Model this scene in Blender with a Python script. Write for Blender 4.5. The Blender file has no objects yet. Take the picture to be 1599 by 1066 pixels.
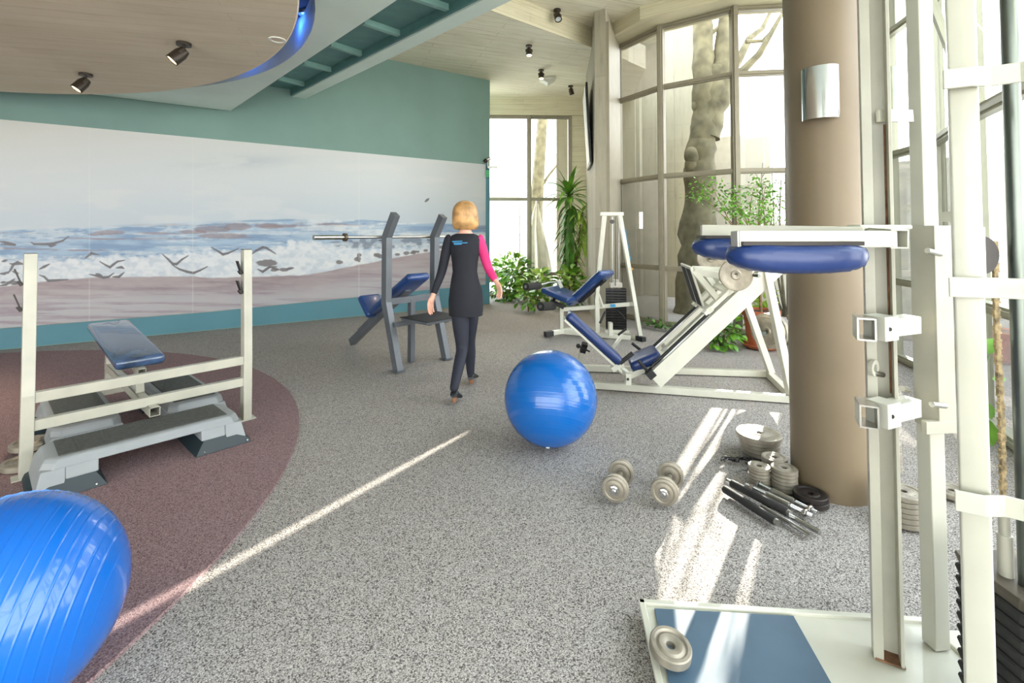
import bpy, bmesh, math, random
import numpy as np
from mathutils import Vector, Matrix, Quaternion
random.seed(7)
PI = math.pi
S = bpy.context.scene
COL = S.collection
V = Vector

# ------------------------------------------------------------ camera
F_PX = 755.0; EYE = 1.43; TILT = math.radians(1.8); HOR = 365.0; CX = 799.5
CY = HOR - F_PX * math.tan(TILT)
cam_d = bpy.data.cameras.new('camera'); cam = bpy.data.objects.new('camera', cam_d); COL.objects.link(cam)
cam.location = (0, 0, EYE); cam.rotation_euler = (PI/2 + TILT, 0, 0)
cam_d.sensor_width = 36.0; cam_d.lens = 36.0 * F_PX / 1599.0
cam_d.shift_x = 0.0; cam_d.shift_y = (CY - 533.0) / 1599.0
cam_d.clip_start = 0.05; cam_d.clip_end = 400
S.camera = cam

# ------------------------------------------------------------ daylight
w = bpy.data.worlds.new('sky'); S.world = w; w.use_nodes = True
wn = w.node_tree.nodes; wl = w.node_tree.links; wn.clear()
wo = wn.new('ShaderNodeOutputWorld'); bg = wn.new('ShaderNodeBackground')
tc = wn.new('ShaderNodeTexCoord'); sp = wn.new('ShaderNodeSeparateXYZ'); cr = wn.new('ShaderNodeValToRGB')
wl.new(tc.outputs['Generated'], sp.inputs[0]); wl.new(sp.outputs['Z'], cr.inputs[0])
cr.color_ramp.elements[0].position = 0.0; cr.color_ramp.elements[0].color = (1.0, 0.985, 0.95, 1)
cr.color_ramp.elements[1].position = 0.7; cr.color_ramp.elements[1].color = (0.80, 0.90, 1.0, 1)
wl.new(cr.outputs[0], bg.inputs['Color']); bg.inputs['Strength'].default_value = 5.2
wl.new(bg.outputs[0], wo.inputs[0])
SUN_AZ = math.radians(32.5); SUN_EL = math.radians(16.0)
sun_dir = V((math.sin(SUN_AZ)*math.cos(SUN_EL), math.cos(SUN_AZ)*math.cos(SUN_EL), math.sin(SUN_EL)))
sd = bpy.data.lights.new('sun', 'SUN'); sd.energy = 26.0; sd.angle = math.radians(0.35); sd.color = (1.0, 0.93, 0.80)
so = bpy.data.objects.new('sun', sd); COL.objects.link(so)
so.rotation_euler = sun_dir.to_track_quat('Z', 'Y').to_euler(); so.location = (12, 18, 9)
S.view_settings.view_transform = 'Standard'; S.view_settings.look = 'None'
S.view_settings.gamma = 1.0; S.view_settings.use_curve_mapping = False
S.view_settings.exposure = 0.62
S.cycles.max_bounces = 10; S.cycles.diffuse_bounces = 6; S.cycles.transparent_max_bounces = 24
S.cycles.glossy_bounces = 4; S.cycles.sample_clamp_indirect = 8.0
S.cycles.caustics_reflective = False; S.cycles.caustics_refractive = False

# ------------------------------------------------------------ helpers
def ray(px, py):
    a = (px-CX)/F_PX; b = -(py-CY)/F_PX
    return V((a, math.cos(TILT)-b*math.sin(TILT), math.sin(TILT)+b*math.cos(TILT)))
def P(px, py, z=0.0):
    r = ray(px, py); t = (z-EYE)/r.z
    return V((r.x*t, r.y*t, z))
def A(px, py, Y):
    r = ray(px, py); t = Y/r.y
    return V((r.x*t, Y, EYE+r.z*t))
def lin(c):
    return tuple(((x/255.0)/12.92 if x/255.0 <= 0.04045 else ((x/255.0+0.055)/1.055)**2.4) for x in c)

class NT:
    def __init__(s, name):
        s.m = bpy.data.materials.new(name); s.m.use_nodes = True
        s.t = s.m.node_tree; s.t.nodes.clear()
        s.out = s.t.nodes.new('ShaderNodeOutputMaterial')
        s.b = s.t.nodes.new('ShaderNodeBsdfPrincipled'); s.t.links.new(s.b.outputs[0], s.out.inputs[0])
    def n(s, kind, **kw):
        x = s.t.nodes.new(kind)
        for k, v in kw.items():
            if k in x.inputs: x.inputs[k].default_value = v
            else: setattr(x, k, v)
        return x
    def l(s, a, b): s.t.links.new(a, b)
    def coord(s, scale=(1,1,1), rot=(0,0,0), kind='Object'):
        c = s.n('ShaderNodeTexCoord'); m = s.n('ShaderNodeMapping')
        m.inputs['Scale'].default_value = scale; m.inputs['Rotation'].default_value = rot
        s.l(c.outputs[kind], m.inputs[0]); return m.outputs[0]
    def noise(s, vec, scale, detail=4, rough=0.5):
        x = s.n('ShaderNodeTexNoise'); x.inputs['Scale'].default_value = scale
        x.inputs['Detail'].default_value = detail; x.inputs['Roughness'].default_value = rough
        s.l(vec, x.inputs['Vector']); return x.outputs['Fac']
    def ramp(s, fac, stops):
        r = s.n('ShaderNodeValToRGB'); e = r.color_ramp.elements
        while len(e) < len(stops): e.new(0.5)
        for i, (p, c) in enumerate(stops):
            e[i].position = p; e[i].color = (*c, 1) if len(c) == 3 else c
        s.l(fac, r.inputs[0]); return r.outputs[0]
    def mix(s, fac, a, b, mode='MIX'):
        x = s.n('ShaderNodeMix', data_type='RGBA', blend_type=mode)
        for inp, v in ((x.inputs[0], fac), (x.inputs[6], a), (x.inputs[7], b)):
            if isinstance(v, (int, float)): inp.default_value = v
            elif isinstance(v, tuple): inp.default_value = (*v, 1) if len(v) == 3 else v
            else: s.l(v, inp)
        return x.outputs[2]
    def bump(s, h, strength=0.3, dist=0.01):
        b = s.n('ShaderNodeBump'); b.inputs['Strength'].default_value = strength; b.inputs['Distance'].default_value = dist
        s.l(h, b.inputs['Height']); s.l(b.outputs[0], s.b.inputs['Normal'])
    def col(s, v):
        if isinstance(v, tuple): s.b.inputs['Base Color'].default_value = (*v, 1)
        else: s.l(v, s.b.inputs['Base Color'])
        return s
    def set(s, **kw):
        for k, v in kw.items(): s.b.inputs[k.replace('_', ' ')].default_value = v
        return s

MATS = {}
def paint(name, rgb, rough=0.5, metal=0.0, vary=0.06, scale=6.0, coat=0.0, bump=0.0, spec=0.5):
    """one painted, moulded or metal surface with a little procedural variation"""
    t = NT(name); c = lin(rgb); v = t.coord()
    f = t.noise(v, scale, 5)
    lo = tuple(max(0, x*(1-vary*2)) for x in c); hi = tuple(min(1, x*(1+vary)) for x in c)
    t.col(t.ramp(f, [(0.3, lo), (0.65, hi)])).set(Roughness=rough, Metallic=metal, Coat_Weight=coat)
    t.b.inputs['Specular IOR Level'].default_value = spec
    if bump: t.bump(t.noise(v, scale*12, 4), bump, 0.003)
    MATS[name] = t.m; return t.m

def board_concrete(name, rot, c1, c2, plank=0.11, length=2.4, dark=(96, 88, 76), seam=0.55):
    t = NT(name)
    if isinstance(rot, str):      # upright walls: boards run up ('V') or along ('H')
        c_ = t.n('ShaderNodeTexCoord'); s_ = t.n('ShaderNodeSeparateXYZ'); k_ = t.n('ShaderNodeCombineXYZ'); t.l(c_.outputs['Object'], s_.inputs[0])
        m1 = t.n('ShaderNodeMath', operation='MULTIPLY'); m1.inputs[1].default_value = 0.62; t.l(s_.outputs['Y'], m1.inputs[0])
        m2 = t.n('ShaderNodeMath', operation='ADD'); t.l(s_.outputs['X'], m2.inputs[0]); t.l(m1.outputs[0], m2.inputs[1])
        a_, b_ = (s_.outputs['Z'], m2.outputs[0]) if rot == 'V' else (m2.outputs[0], s_.outputs['Z'])
        t.l(a_, k_.inputs[0]); t.l(b_, k_.inputs[1]); v = k_.outputs[0]
    else: v = t.coord(rot=rot)
    b = t.n('ShaderNodeTexBrick'); b.offset = 0.37; b.squash = 1.0
    t.l(v, b.inputs['Vector']); b.inputs['Scale'].default_value = 1.0
    b.inputs['Brick Width'].default_value = length; b.inputs['Row Height'].default_value = plank
    b.inputs['Mortar Size'].default_value = 0.0035; b.inputs['Mortar Smooth'].default_value = 0.3
    b.inputs['Color1'].default_value = (*lin(c1), 1); b.inputs['Color2'].default_value = (*lin(c2), 1)
    b.inputs['Mortar'].default_value = (*lin(dark), 1)
    mp = t.n('ShaderNodeMapping'); mp.inputs['Scale'].default_value = (0.8, 11, 11); t.l(v, mp.inputs[0])
    g = t.noise(mp.outputs[0], 2.0, 8, 0.65)
    g2 = t.noise(v, 0.9, 6, 0.6)
    c = t.mix(0.5, b.outputs['Color'], t.ramp(g, [(0.28, lin(dark)), (0.45, lin(c1)), (0.75, lin(c2))]), 'MIX')
    c = t.mix(0.22, c, t.ramp(g2, [(0.35, (0.55, 0.52, 0.46)), (0.65, (1, 1, 1))]), 'MULTIPLY')
    sp = t.noise(v, 26, 2, 0.4)
    c = t.mix(t.ramp(sp, [(0.77, (0, 0, 0)), (0.82, (.6, .6, .6))]), c, lin(dark))
    t.col(c).set(Roughness=0.85)
    t.bump(g, 0.15, 0.006); MATS[name] = t.m; return t.m

def carpet(name, base, dots, grain):
    t = NT(name); v = t.coord()
    n2 = t.noise(v, 1.1, 5, 0.55)
    vo = t.n('ShaderNodeTexVoronoi', feature='F1'); vo.inputs['Scale'].default_value = 215; vo.inputs['Randomness'].default_value = 0.9; t.l(v, vo.inputs['Vector'])
    sc = t.n('ShaderNodeSeparateColor'); t.l(vo.outputs['Color'], sc.inputs[0])
    c = t.ramp(sc.outputs[0], [(0.10, lin(dots)), (0.22, lin(base)), (0.70, lin(base)), (0.95, lin(grain))])
    c = t.mix(t.ramp(vo.outputs['Distance'], [(0.35, (0, 0, 0)), (0.75, (.75, .75, .75))]), c, lin(dots))
    c = t.mix(0.5, c, t.ramp(n2, [(0.3, (0.86, 0.85, 0.84)), (0.7, (1, 1, 1))]), 'MULTIPLY')
    t.col(c).set(Roughness=0.95); t.b.inputs['Specular IOR Level'].default_value = 0.15
    t.bump(vo.outputs['Distance'], 0.3, 0.003); MATS[name] = t.m; return t.m

def glass_mat():
    m = bpy.data.materials.new('window_glass'); m.use_nodes = True; t = m.node_tree; t.nodes.clear()
    o = t.nodes.new('ShaderNodeOutputMaterial'); mx = t.nodes.new('ShaderNodeMixShader')
    tr = t.nodes.new('ShaderNodeBsdfTransparent'); gl = t.nodes.new('ShaderNodeBsdfGlossy'); gl.inputs['Roughness'].default_value = 0.02
    fr = t.nodes.new('ShaderNodeFresnel'); fr.inputs[0].default_value = 1.5
    ml = t.nodes.new('ShaderNodeMath'); ml.operation = 'MULTIPLY'; ml.inputs[1].default_value = 0.8
    tr.inputs[0].default_value = (0.95, 0.97, 0.96, 1)
    t.links.new(fr.outputs[0], ml.inputs[0]); t.links.new(ml.outputs[0], mx.inputs[0])
    t.links.new(tr.outputs[0], mx.inputs[1]); t.links.new(gl.outputs[0], mx.inputs[2]); t.links.new(mx.outputs[0], o.inputs[0])
    MATS['glass'] = m; return m

class B:
    """collects shapes into one mesh"""
    def __init__(s): s.bm = bmesh.new()
    def _place(s, vs, mtx):
        bmesh.ops.transform(s.bm, matrix=mtx, verts=vs)
    def box(s, c, size, rot=None, bev=0.0, seg=2):
        r = bmesh.ops.create_cube(s.bm, size=1.0); vs = r['verts']
        bmesh.ops.scale(s.bm, vec=V(size), verts=vs)
        if bev > 0:
            es = list({e for v in vs for e in v.link_edges})
            q = bmesh.ops.bevel(s.bm, geom=es, offset=bev, segments=seg, affect='EDGES', profile=0.5)
            vs = list({v for f in q['faces'] for v in f.verts} | {v for v in vs if v.is_valid})
        m = Matrix.Translation(V(c)) @ (rot.to_4x4() if rot is not None else Matrix.Identity(4))
        s._place(vs, m); return s
    def bar(s, p, q, w, h, up=(0,0,1), bev=0.0, ext=0.0):
        """rectangular tube p->q; w across, h along 'up'"""
        p = V(p); q = V(q); d = (q-p); L = d.length + 2*ext; d.normalize(); up = V(up)
        x = d.cross(up)
        if x.length < 1e-4: x = d.cross(V((1,0,0)))
        x.normalize(); z = x.cross(d)
        R = Matrix((x, d, z)).transposed()
        return s.box((p+q)/2, (w, L, h), R, bev)
    def cyl(s, p, q, r, seg=20, r2=None, caps=True):
        p = V(p); q = V(q); d = q-p; L = d.length
        o = bmesh.ops.create_cone(s.bm, cap_ends=caps, segments=seg, radius1=r, radius2=r if r2 is None else r2, depth=L)
        R = d.to_track_quat('Z', 'Y').to_matrix().to_4x4()
        s._place(o['verts'], Matrix.Translation((p+q)/2) @ R); return s
    def tube(s, pts, r, seg=10, closed=False, caps=True):
        pts = [V(p) for p in pts]; n = len(pts); rings = []
        rr = r if isinstance(r, (list, tuple)) else [r]*n
        prev = None
        for i, p in enumerate(pts):
            if closed: d = pts[(i+1) % n]-pts[i-1]
            else: d = pts[min(i+1, n-1)]-pts[max(i-1, 0)]
            d.normalize()
            if prev is None:
                a = d.orthogonal().normalized()
            else:
                a = prev - d*prev.dot(d)
                a = a.normalized() if a.length > 1e-6 else d.orthogonal().normalized()
            prev = a; b = d.cross(a)
            rings.append([s.bm.verts.new(p + (a*math.cos(2*PI*k/seg)+b*math.sin(2*PI*k/seg))*rr[i]) for k in range(seg)])
        m = n if closed else n-1
        for i in range(m):
            A_, B_ = rings[i], rings[(i+1) % n]
            for k in range(seg):
                s.bm.faces.new((A_[k], A_[(k+1) % seg], B_[(k+1) % seg], B_[k]))
        if caps and not closed:
            s.bm.faces.new(rings[0][::-1]); s.bm.faces.new(rings[-1])
        return s
    def lathe(s, prof, c=(0,0,0), axis=(0,0,1), seg=32, closed=True):
        """prof: list of (r, h) ; r=0 ends close"""
        Q = V(axis).to_track_quat('Z', 'Y').to_matrix(); c = V(c); rings = []
        for r, h in prof:
            if r < 1e-6: rings.append([s.bm.verts.new(c + Q @ V((0,0,h)))])
            else: rings.append([s.bm.verts.new(c + Q @ V((r*math.cos(2*PI*k/seg), r*math.sin(2*PI*k/seg), h))) for k in range(seg)])
        for i in range(len(rings)-1):
            a, b = rings[i], rings[i+1]
            for k in range(seg):
                k2 = (k+1) % seg
                if len(a) == 1 and len(b) == 1: continue
                if len(a) == 1: s.bm.faces.new((a[0], b[k2], b[k]))
                elif len(b) == 1: s.bm.faces.new((a[k], a[k2], b[0]))
                else: s.bm.faces.new((a[k], a[k2], b[k2], b[k]))
        return s
    def prism(s, poly, z0, z1):
        """poly: list of xy"""
        a = [s.bm.verts.new((p[0], p[1], z0)) for p in poly]; b = [s.bm.verts.new((p[0], p[1], z1)) for p in poly]
        n = len(poly)
        s.bm.faces.new(a[::-1]); s.bm.faces.new(b)
        for i in range(n): s.bm.faces.new((a[i], a[(i+1) % n], b[(i+1) % n], b[i]))
        return s
    def extrude(s, pts, vec):
        """planar 3-d polygon swept along vec"""
        vec = V(vec)
        a = [s.bm.verts.new(V(p)) for p in pts]; b = [s.bm.verts.new(V(p)+vec) for p in pts]; n = len(pts)
        s.bm.faces.new(a[::-1]); s.bm.faces.new(b)
        for i in range(n): s.bm.faces.new((a[i], a[(i+1) % n], b[(i+1) % n], b[i]))
        return s
    def sphere(s, c, r, seg=24, rings=14, sc=(1,1,1)):
        o = bmesh.ops.create_uvsphere(s.bm, u_segments=seg, v_segments=rings, radius=r)
        s._place(o['verts'], Matrix.Translation(V(c)) @ Matrix.Diagonal((*sc, 1))); return s
    def quad(s, *pts):
        s.bm.faces.new([s.bm.verts.new(V(p)) for p in pts]); return s
    def merge(s, other, mtx):
        me = bpy.data.meshes.new('tmp'); other.bm.to_mesh(me); me.transform(mtx); s.bm.from_mesh(me); bpy.data.meshes.remove(me); return s
    def build(s, name, mat, parent=None, smooth=False, bevel=0.0, subsurf=0, auto=None):
        bmesh.ops.recalc_face_normals(s.bm, faces=s.bm.faces[:])
        me = bpy.data.meshes.new(name); s.bm.to_mesh(me); s.bm.free()
        o = bpy.data.objects.new(name, me); COL.objects.link(o)
        me.materials.append(MATS[mat] if isinstance(mat, str) else mat)
        if parent is not None:
            top = parent
            while top.parent: top = top.parent
            M_ = Matrix.Translation(top.location) @ top.rotation_euler.to_matrix().to_4x4()
            chain = Matrix.Identity(4); me.transform(M_.inverted()); o.parent = parent
        if smooth or auto is not None:
            me.polygons.foreach_set('use_smooth', [True]*len(me.polygons))
            ang = math.radians(35 if auto is None else auto)
            bmx = bmesh.new(); bmx.from_mesh(me)
            for e in bmx.edges:
                if len(e.link_faces) == 2 and e.calc_face_angle(0) > ang: e.smooth = False
            bmx.to_mesh(me); bmx.free()
        if bevel:
            b = o.modifiers.new('bevel', 'BEVEL'); b.width = bevel; b.segments = 2; b.limit_method = 'ANGLE'
            b.harden_normals = False
        if subsurf:
            b = o.modifiers.new('sub', 'SUBSURF'); b.levels = subsurf; b.render_levels = subsurf
        return o

def thing(name, label, cat, loc=(0,0,0), rz=0.0, group=None):
    o = bpy.data.objects.new(name, None); COL.objects.link(o); o.empty_display_size = 0.1
    o.location = loc; o.rotation_euler = (0, 0, rz)
    o['label'] = label; o['category'] = cat
    if group: o['group'] = group
    return o
def tag(o, label, cat, group=None, kind=None):
    o['label'] = label; o['category'] = cat
    if group: o['group'] = group
    if kind: o['kind'] = kind
    return o
def struct(o): o['kind'] = 'structure'; return o
def recenter(o):
    """move origin of a single-mesh thing to its base centre"""
    me = o.data; xs = [v.co for v in me.vertices]
    c = V(((min(v.x for v in xs)+max(v.x for v in xs))/2, (min(v.y for v in xs)+max(v.y for v in xs))/2, min(v.z for v in xs)))
    me.transform(Matrix.Translation(-c)); o.location = c; return o
def copy_tree(o, loc=None, rz=None, label=None, group=None, parent=None):
    c = o.copy(); COL.objects.link(c)
    if parent is not None: c.parent = parent
    for ch in list(o.children): copy_tree(ch, parent=c)
    if loc is not None: c.location = loc
    if rz is not None: c.rotation_euler = (c.rotation_euler[0], c.rotation_euler[1], rz)
    if label: c['label'] = label
    if group: c['group'] = group
    return c

# ------------------------------------------------------------ materials
board_concrete('board_ceiling', (0, 0, math.radians(-20)), (230, 223, 202), (244, 239, 222), plank=0.16, dark=(140, 130, 112))
board_concrete('board_disc', (0, 0, math.radians(-14)), (214, 200, 176), (224, 212, 192), plank=0.13, length=3.2, dark=(188, 174, 150))
board_concrete('board_wall', 'V', (166, 159, 142), (184, 177, 160), plank=0.12, dark=(112, 104, 90))
board_concrete('board_wall_x', 'H', (208, 200, 172), (224, 217, 192), plank=0.12, dark=(160, 148, 122))
board_concrete('court_wall', 'V', (140, 136, 120), (152, 148, 130), plank=0.22, dark=(108, 102, 90))
carpet('carpet_grey', (186, 180, 175), (92, 86, 84), (216, 210, 204))
carpet('carpet_red', (156, 133, 135), (108, 84, 86), (176, 152, 150))
paint('teal_wall', (119, 147, 140), 0.75, vary=0.03, scale=1.5)
paint('teal_base', (80, 128, 142), 0.6, vary=0.03, scale=1.5)
paint('teal_dark', (100, 142, 140), 0.7, vary=0.05)
paint('teal_rib', (136, 176, 168), 0.6)
paint('pale_teal', (218, 233, 225), 0.7, vary=0.03, scale=1.5)
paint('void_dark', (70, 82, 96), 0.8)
paint('frame_bronze', (142, 134, 116), 0.45, vary=0.04)
paint('frame_green', (150, 150, 132), 0.4, vary=0.04)
paint('column_paint', (124, 108, 86), 0.45, vary=0.05, scale=2.0, bump=0.05)
paint('post_white', (196, 194, 180), 0.28, vary=0.03, coat=0.3)
paint('white_enamel', (205, 203, 189), 0.28, vary=0.03, coat=0.3)
paint('white_worn', (178, 175, 161), 0.35, vary=0.06, coat=0.1, bump=0.05)
paint('navy_vinyl', (30, 62, 118), 0.32, vary=0.08, coat=0.35, bump=0.1)
paint('blue_vinyl', (20, 46, 102), 0.38, vary=0.08, coat=0.15, bump=0.35, scale=2.5)
paint('worn_vinyl', (62, 84, 118), 0.22, vary=0.25, scale=9, coat=0.6, bump=0.2)
paint('grey_steel', (98, 102, 108), 0.38, vary=0.05, metal=0.2)
paint('black_rubber', (30, 30, 32), 0.6, vary=0.1)
paint('black_gloss', (18, 18, 20), 0.25)
paint('foam_black', (44, 43, 42), 0.9, vary=0.12, scale=30)
paint('cast_iron', (158, 150, 136), 0.45, metal=0.45, vary=0.14, scale=14, bump=0.2)
paint('cast_edge', (150, 138, 122), 0.5, metal=0.3, vary=0.18, scale=14, bump=0.3)
paint('iron_black', (44, 38, 36), 0.4, metal=0.3, vary=0.2)
paint('cast_black', (92, 84, 74), 0.5, metal=0.3, vary=0.15, scale=10)
paint('chrome', (205, 205, 205), 0.16, metal=1.0, vary=0.03)
paint('steel_brushed', (190, 188, 182), 0.3, metal=1.0, vary=0.05, scale=20)
paint('dark_rod', (112, 118, 112), 0.28, metal=0.9)
paint('dull_bronze', (96, 82, 66), 0.4, metal=0.7)
paint('chain', (182, 160, 122), 0.5, metal=0.4, vary=0.3, scale=60)
paint('brass', (150, 116, 70), 0.35, metal=0.8)
paint('ball_blue', (5, 94, 176), 0.24, vary=0.02, scale=2, coat=0.4)
paint('ball_blue_left', (3, 96, 190), 0.24, vary=0.02, scale=2, coat=0.4)
paint('step_grey', (146, 150, 152), 0.5, vary=0.04)
paint('step_mat', (82, 84, 82), 0.85, vary=0.12, scale=40, bump=0.5)
paint('step_riser', (30, 44, 50), 0.5)
paint('mat_blue', (76, 100, 120), 0.45, vary=0.12, scale=3)
paint('terracotta', (176, 96, 62), 0.75, vary=0.12, scale=12)
paint('soil', (60, 46, 34), 0.95)
paint('leaf', (104, 156, 48), 0.4, vary=0.3, scale=5)
paint('leaf_light', (168, 200, 84), 0.4, vary=0.25, scale=5)
paint('leaf_dark', (82, 128, 48), 0.4, vary=0.3, scale=5)
paint('stem', (132, 104, 74), 0.8, vary=0.2, scale=20)
paint('bark', (104, 98, 76), 0.9, vary=0.25, scale=5, bump=0.8)
paint('skin', (222, 168, 146), 0.5, vary=0.03)
paint('hair', (196, 150, 96), 0.45, vary=0.25, scale=14)
paint('black_cloth', (24, 26, 36), 0.8, vary=0.12)
paint('tights', (34, 36, 50), 0.7)
paint('pink_cloth', (214, 44, 116), 0.7, vary=0.08)
paint('cyan_print', (50, 140, 190), 0.6)
paint('shoe', (26, 28, 34), 0.35)
paint('heel_brown', (140, 96, 66), 0.6)
paint('spot_body', (58, 50, 42), 0.4, metal=0.4)
paint('white_plastic', (226, 226, 220), 0.5)
paint('green_sign', (70, 160, 110), 0.5)
paint('outdoor_paving', (206, 204, 196), 0.9)
paint('outdoor_wall', (196, 190, 176), 0.9, vary=0.05)
paint('outdoor_white', (236, 234, 228), 0.9)
paint('outdoor_dark', (150, 150, 150), 0.8)
paint('canvas_white', (236, 234, 226), 0.8)
paint('rust', (120, 84, 58), 0.8, vary=0.3, scale=30)
paint('paper_white', (238, 238, 236), 0.6)
glass_mat()
def emit(name, rgb, s):
    m = bpy.data.materials.new(name); m.use_nodes = True; t = m.node_tree; t.nodes.clear()
    o = t.nodes.new('ShaderNodeOutputMaterial'); e = t.nodes.new('ShaderNodeEmission')
    e.inputs[0].default_value = (*lin(rgb), 1); e.inputs[1].default_value = s; t.links.new(e.outputs[0], o.inputs[0]); MATS[name] = m
emit('bulb_warm', (255, 226, 170), 9.0); emit('bulb_blue', (60, 130, 255), 14.0); paint('bulb_off', (200, 206, 208), 0.1, coat=0.8)
# ============================================================ the room
WA = V((-6.354, 6.043, 0)); WB = V((-0.462, 9.997, 0)); WD = (WB-WA).normalized(); WN = V((WD.y, -WD.x, 0))   # WN points into the room
CZ = 4.63          # concrete ceiling, far bay
CZ2 = 4.97         # nearer bay
struct(B().box((-1, 4.2, -0.11), (22, 17, 0.2)).build('floor', 'carpet_grey'))
b = B(); b.prism([(-5.08+3.779*math.cos(a*2*PI/128), 2.21+3.779*math.sin(a*2*PI/128)) for a in range(128)], -0.02, 0.004)
struct(b.build('floor_inlay', 'carpet_red'))
# teal wall behind the mural
wl0 = WA - WD*3.2
b = B(); b.extrude([wl0-V((0,0,0.05)), WB-V((0,0,0.05)), WB+V((0,0,5.2)), wl0+V((0,0,5.2))], -WN*0.2)
struct(b.build('wall_left', 'teal_wall'))
b = B(); bz = [(-3.2, .25), (0, .25), (2.2, .258), (4.55, .32), (5.75, .362), (7.06, .39)]
for i in range(5):
    p_, q_ = WA+WD*bz[i][0], WA+WD*bz[i+1][0]
    b.extrude([p_+WN*.004, q_+WN*.004, q_+WN*.004+V((0,0,bz[i+1][1])), p_+WN*.004+V((0,0,bz[i][1]))], -WN*0.03)
struct(b.build('baseboard_left', 'teal_base'))
b = B(); e0 = WB + WN*0.003; b.extrude([e0-WD*0.105, e0, e0+V((0,0,2.86)), e0-WD*0.105+V((0,0,2.86))], -WN*0.02)
struct(b.build('trim_1', 'teal_base'))
# far left and rear walls (behind the camera, with wide daylight openings)
struct(B().box((-9.2, 0.9, 2.5), (0.2, 8.4, 5.2)).build('wall_far_left', 'teal_wall'))

# low pale ceiling slab with round hole, its edge running to the upper right
E0 = P(360, 173, 3.3); E1 = P(620, 0, 3.3); ED = (E1-E0).normalized()
HC = V((-5.03, 2.57, 0)); HR = 3.67
slab_edge_end = E0 + ED*9.0
def ring_slab(z, outer_pts, n=96):
    """flat plate with a round hole, triangulated by bmesh"""
    bm = bmesh.new()
    o = [bm.verts.new((p[0], p[1], z)) for p in outer_pts]
    c = [bm.verts.new((HC.x+HR*math.cos(2*PI*k/n), HC.y+HR*math.sin(2*PI*k/n), z)) for k in range(n)]
    es = [bm.edges.new((o[i], o[(i+1) % len(o)])) for i in range(len(o))] + [bm.edges.new((c[i], c[(i+1) % n])) for i in range(n)]
    bmesh.ops.triangle_fill(bm, use_beauty=True, edges=es)
    for f in list(bm.faces):
        m = f.calc_center_median()
        if (m.xy-HC.xy).length < HR*0.97: bm.faces.remove(f)
    g = bmesh.ops.extrude_face_region(bm, geom=bm.faces[:])
    bmesh.ops.translate(bm, vec=(0, 0, 0.34), verts=[v for v in g['geom'] if isinstance(v, bmesh.types.BMVert)])
    return bm
outer = [(-9.1, 4.4), tuple((WA-WD*3.0).xy), tuple(E0.xy), tuple(slab_edge_end.xy), (2.2, -3.3), (-9.1, -3.3)]
b = B(); b.bm = ring_slab(3.3, outer); slab = struct(b.build('ceiling_low', 'pale_teal'))
b = B(); b.box((-4.5, 2.0, 3.66), (9.3, 10.5, 0.04)); 
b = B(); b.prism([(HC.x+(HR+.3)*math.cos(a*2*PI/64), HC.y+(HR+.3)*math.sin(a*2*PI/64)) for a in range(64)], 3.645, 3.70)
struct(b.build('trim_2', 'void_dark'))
# round board-marked concrete disc hanging just below
b = B(); DC = (-4.95, 1.79); DR = 3.79
b.lathe([(0, 0.0), (DR-0.01, 0.0), (DR, 0.01), (DR, 0.035), (DR-0.02, 0.05), (DR-0.05, 0.05), (DR-0.05, 0.10), (0, 0.10)], (DC[0], DC[1], 3.05), seg=160)
struct(b.build('ceiling_disc', 'board_disc', smooth=True))
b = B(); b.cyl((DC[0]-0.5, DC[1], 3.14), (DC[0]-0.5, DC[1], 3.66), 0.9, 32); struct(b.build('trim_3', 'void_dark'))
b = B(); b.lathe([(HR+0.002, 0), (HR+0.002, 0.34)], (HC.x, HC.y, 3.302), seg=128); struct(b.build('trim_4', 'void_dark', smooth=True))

# recessed dark channel with ribs and the pale beam beside it
G0 = P(475, 155, 3.68); G1 = P(800, 0, 3.68); GD = (G1-G0).normalized(); GN = V((GD.y, -GD.x, 0))
if GN.x > 0: GN = -GN
gl = P(465, 152, 3.68); gr = P(754, 0, 3.68)
bw = abs((gr-G1).dot(GN))
b = B(); a0 = G0-GD*0.3; a1 = G0+GD*9.5
b.extrude([a0, a0+GN*bw, a0+GN*bw+V((0,0,1.3)), a0+V((0,0,1.3))], a1-a0)
struct(b.build('trim_5', 'pale_teal'))
b = B(); b.extrude([a0+GN*(bw+.001)+V((0,0,0.02)), a0+GN*(bw+.03)+V((0,0,0.02)), a0+GN*(bw+.03)+V((0,0,0.4)), a0+GN*(bw+.001)+V((0,0,0.4))], a1-a0)  # darker strip paints in the shade on the beam's inner side
struct(b.build('trim_6', 'teal_dark'))
b = B(); b.prism([tuple((a0+GN*(bw-.02)-GD*.4).xy), tuple((a1+GN*(bw-.02)).xy), tuple((slab_edge_end+ED*.2-GN*-0.6).xy), tuple((E0-ED*0.9+GN*0.6).xy)], 3.80, 3.9)
struct(b.build('ceiling_recess', 'teal_dark'))
b = B(); b.extrude([E0-ED*0.3+V((0,0,0.02)), E0+ED*9+V((0,0,0.02)), E0+ED*9+V((0,0,0.7)), E0-ED*0.3+V((0,0,0.7))], GN*0.06)
struct(b.build('trim_7', 'teal_dark'))
for i, (pa, pb) in enumerate((((409, 142), (461, 153)), ((437, 122), (495, 136)), ((476, 98), (536, 114)), ((518, 69), (587, 91)), ((570, 34), (646, 60)), ((640, -8), (722, 20)), ((720, -60), (815, -28)))):
    p0 = P(*pa, 3.77); q0 = P(*pb, 3.77)
    struct(B().bar(p0, q0, 0.06, 0.07, ext=.02).build('trim_%d' % (8+i), 'teal_rib'))

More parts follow.
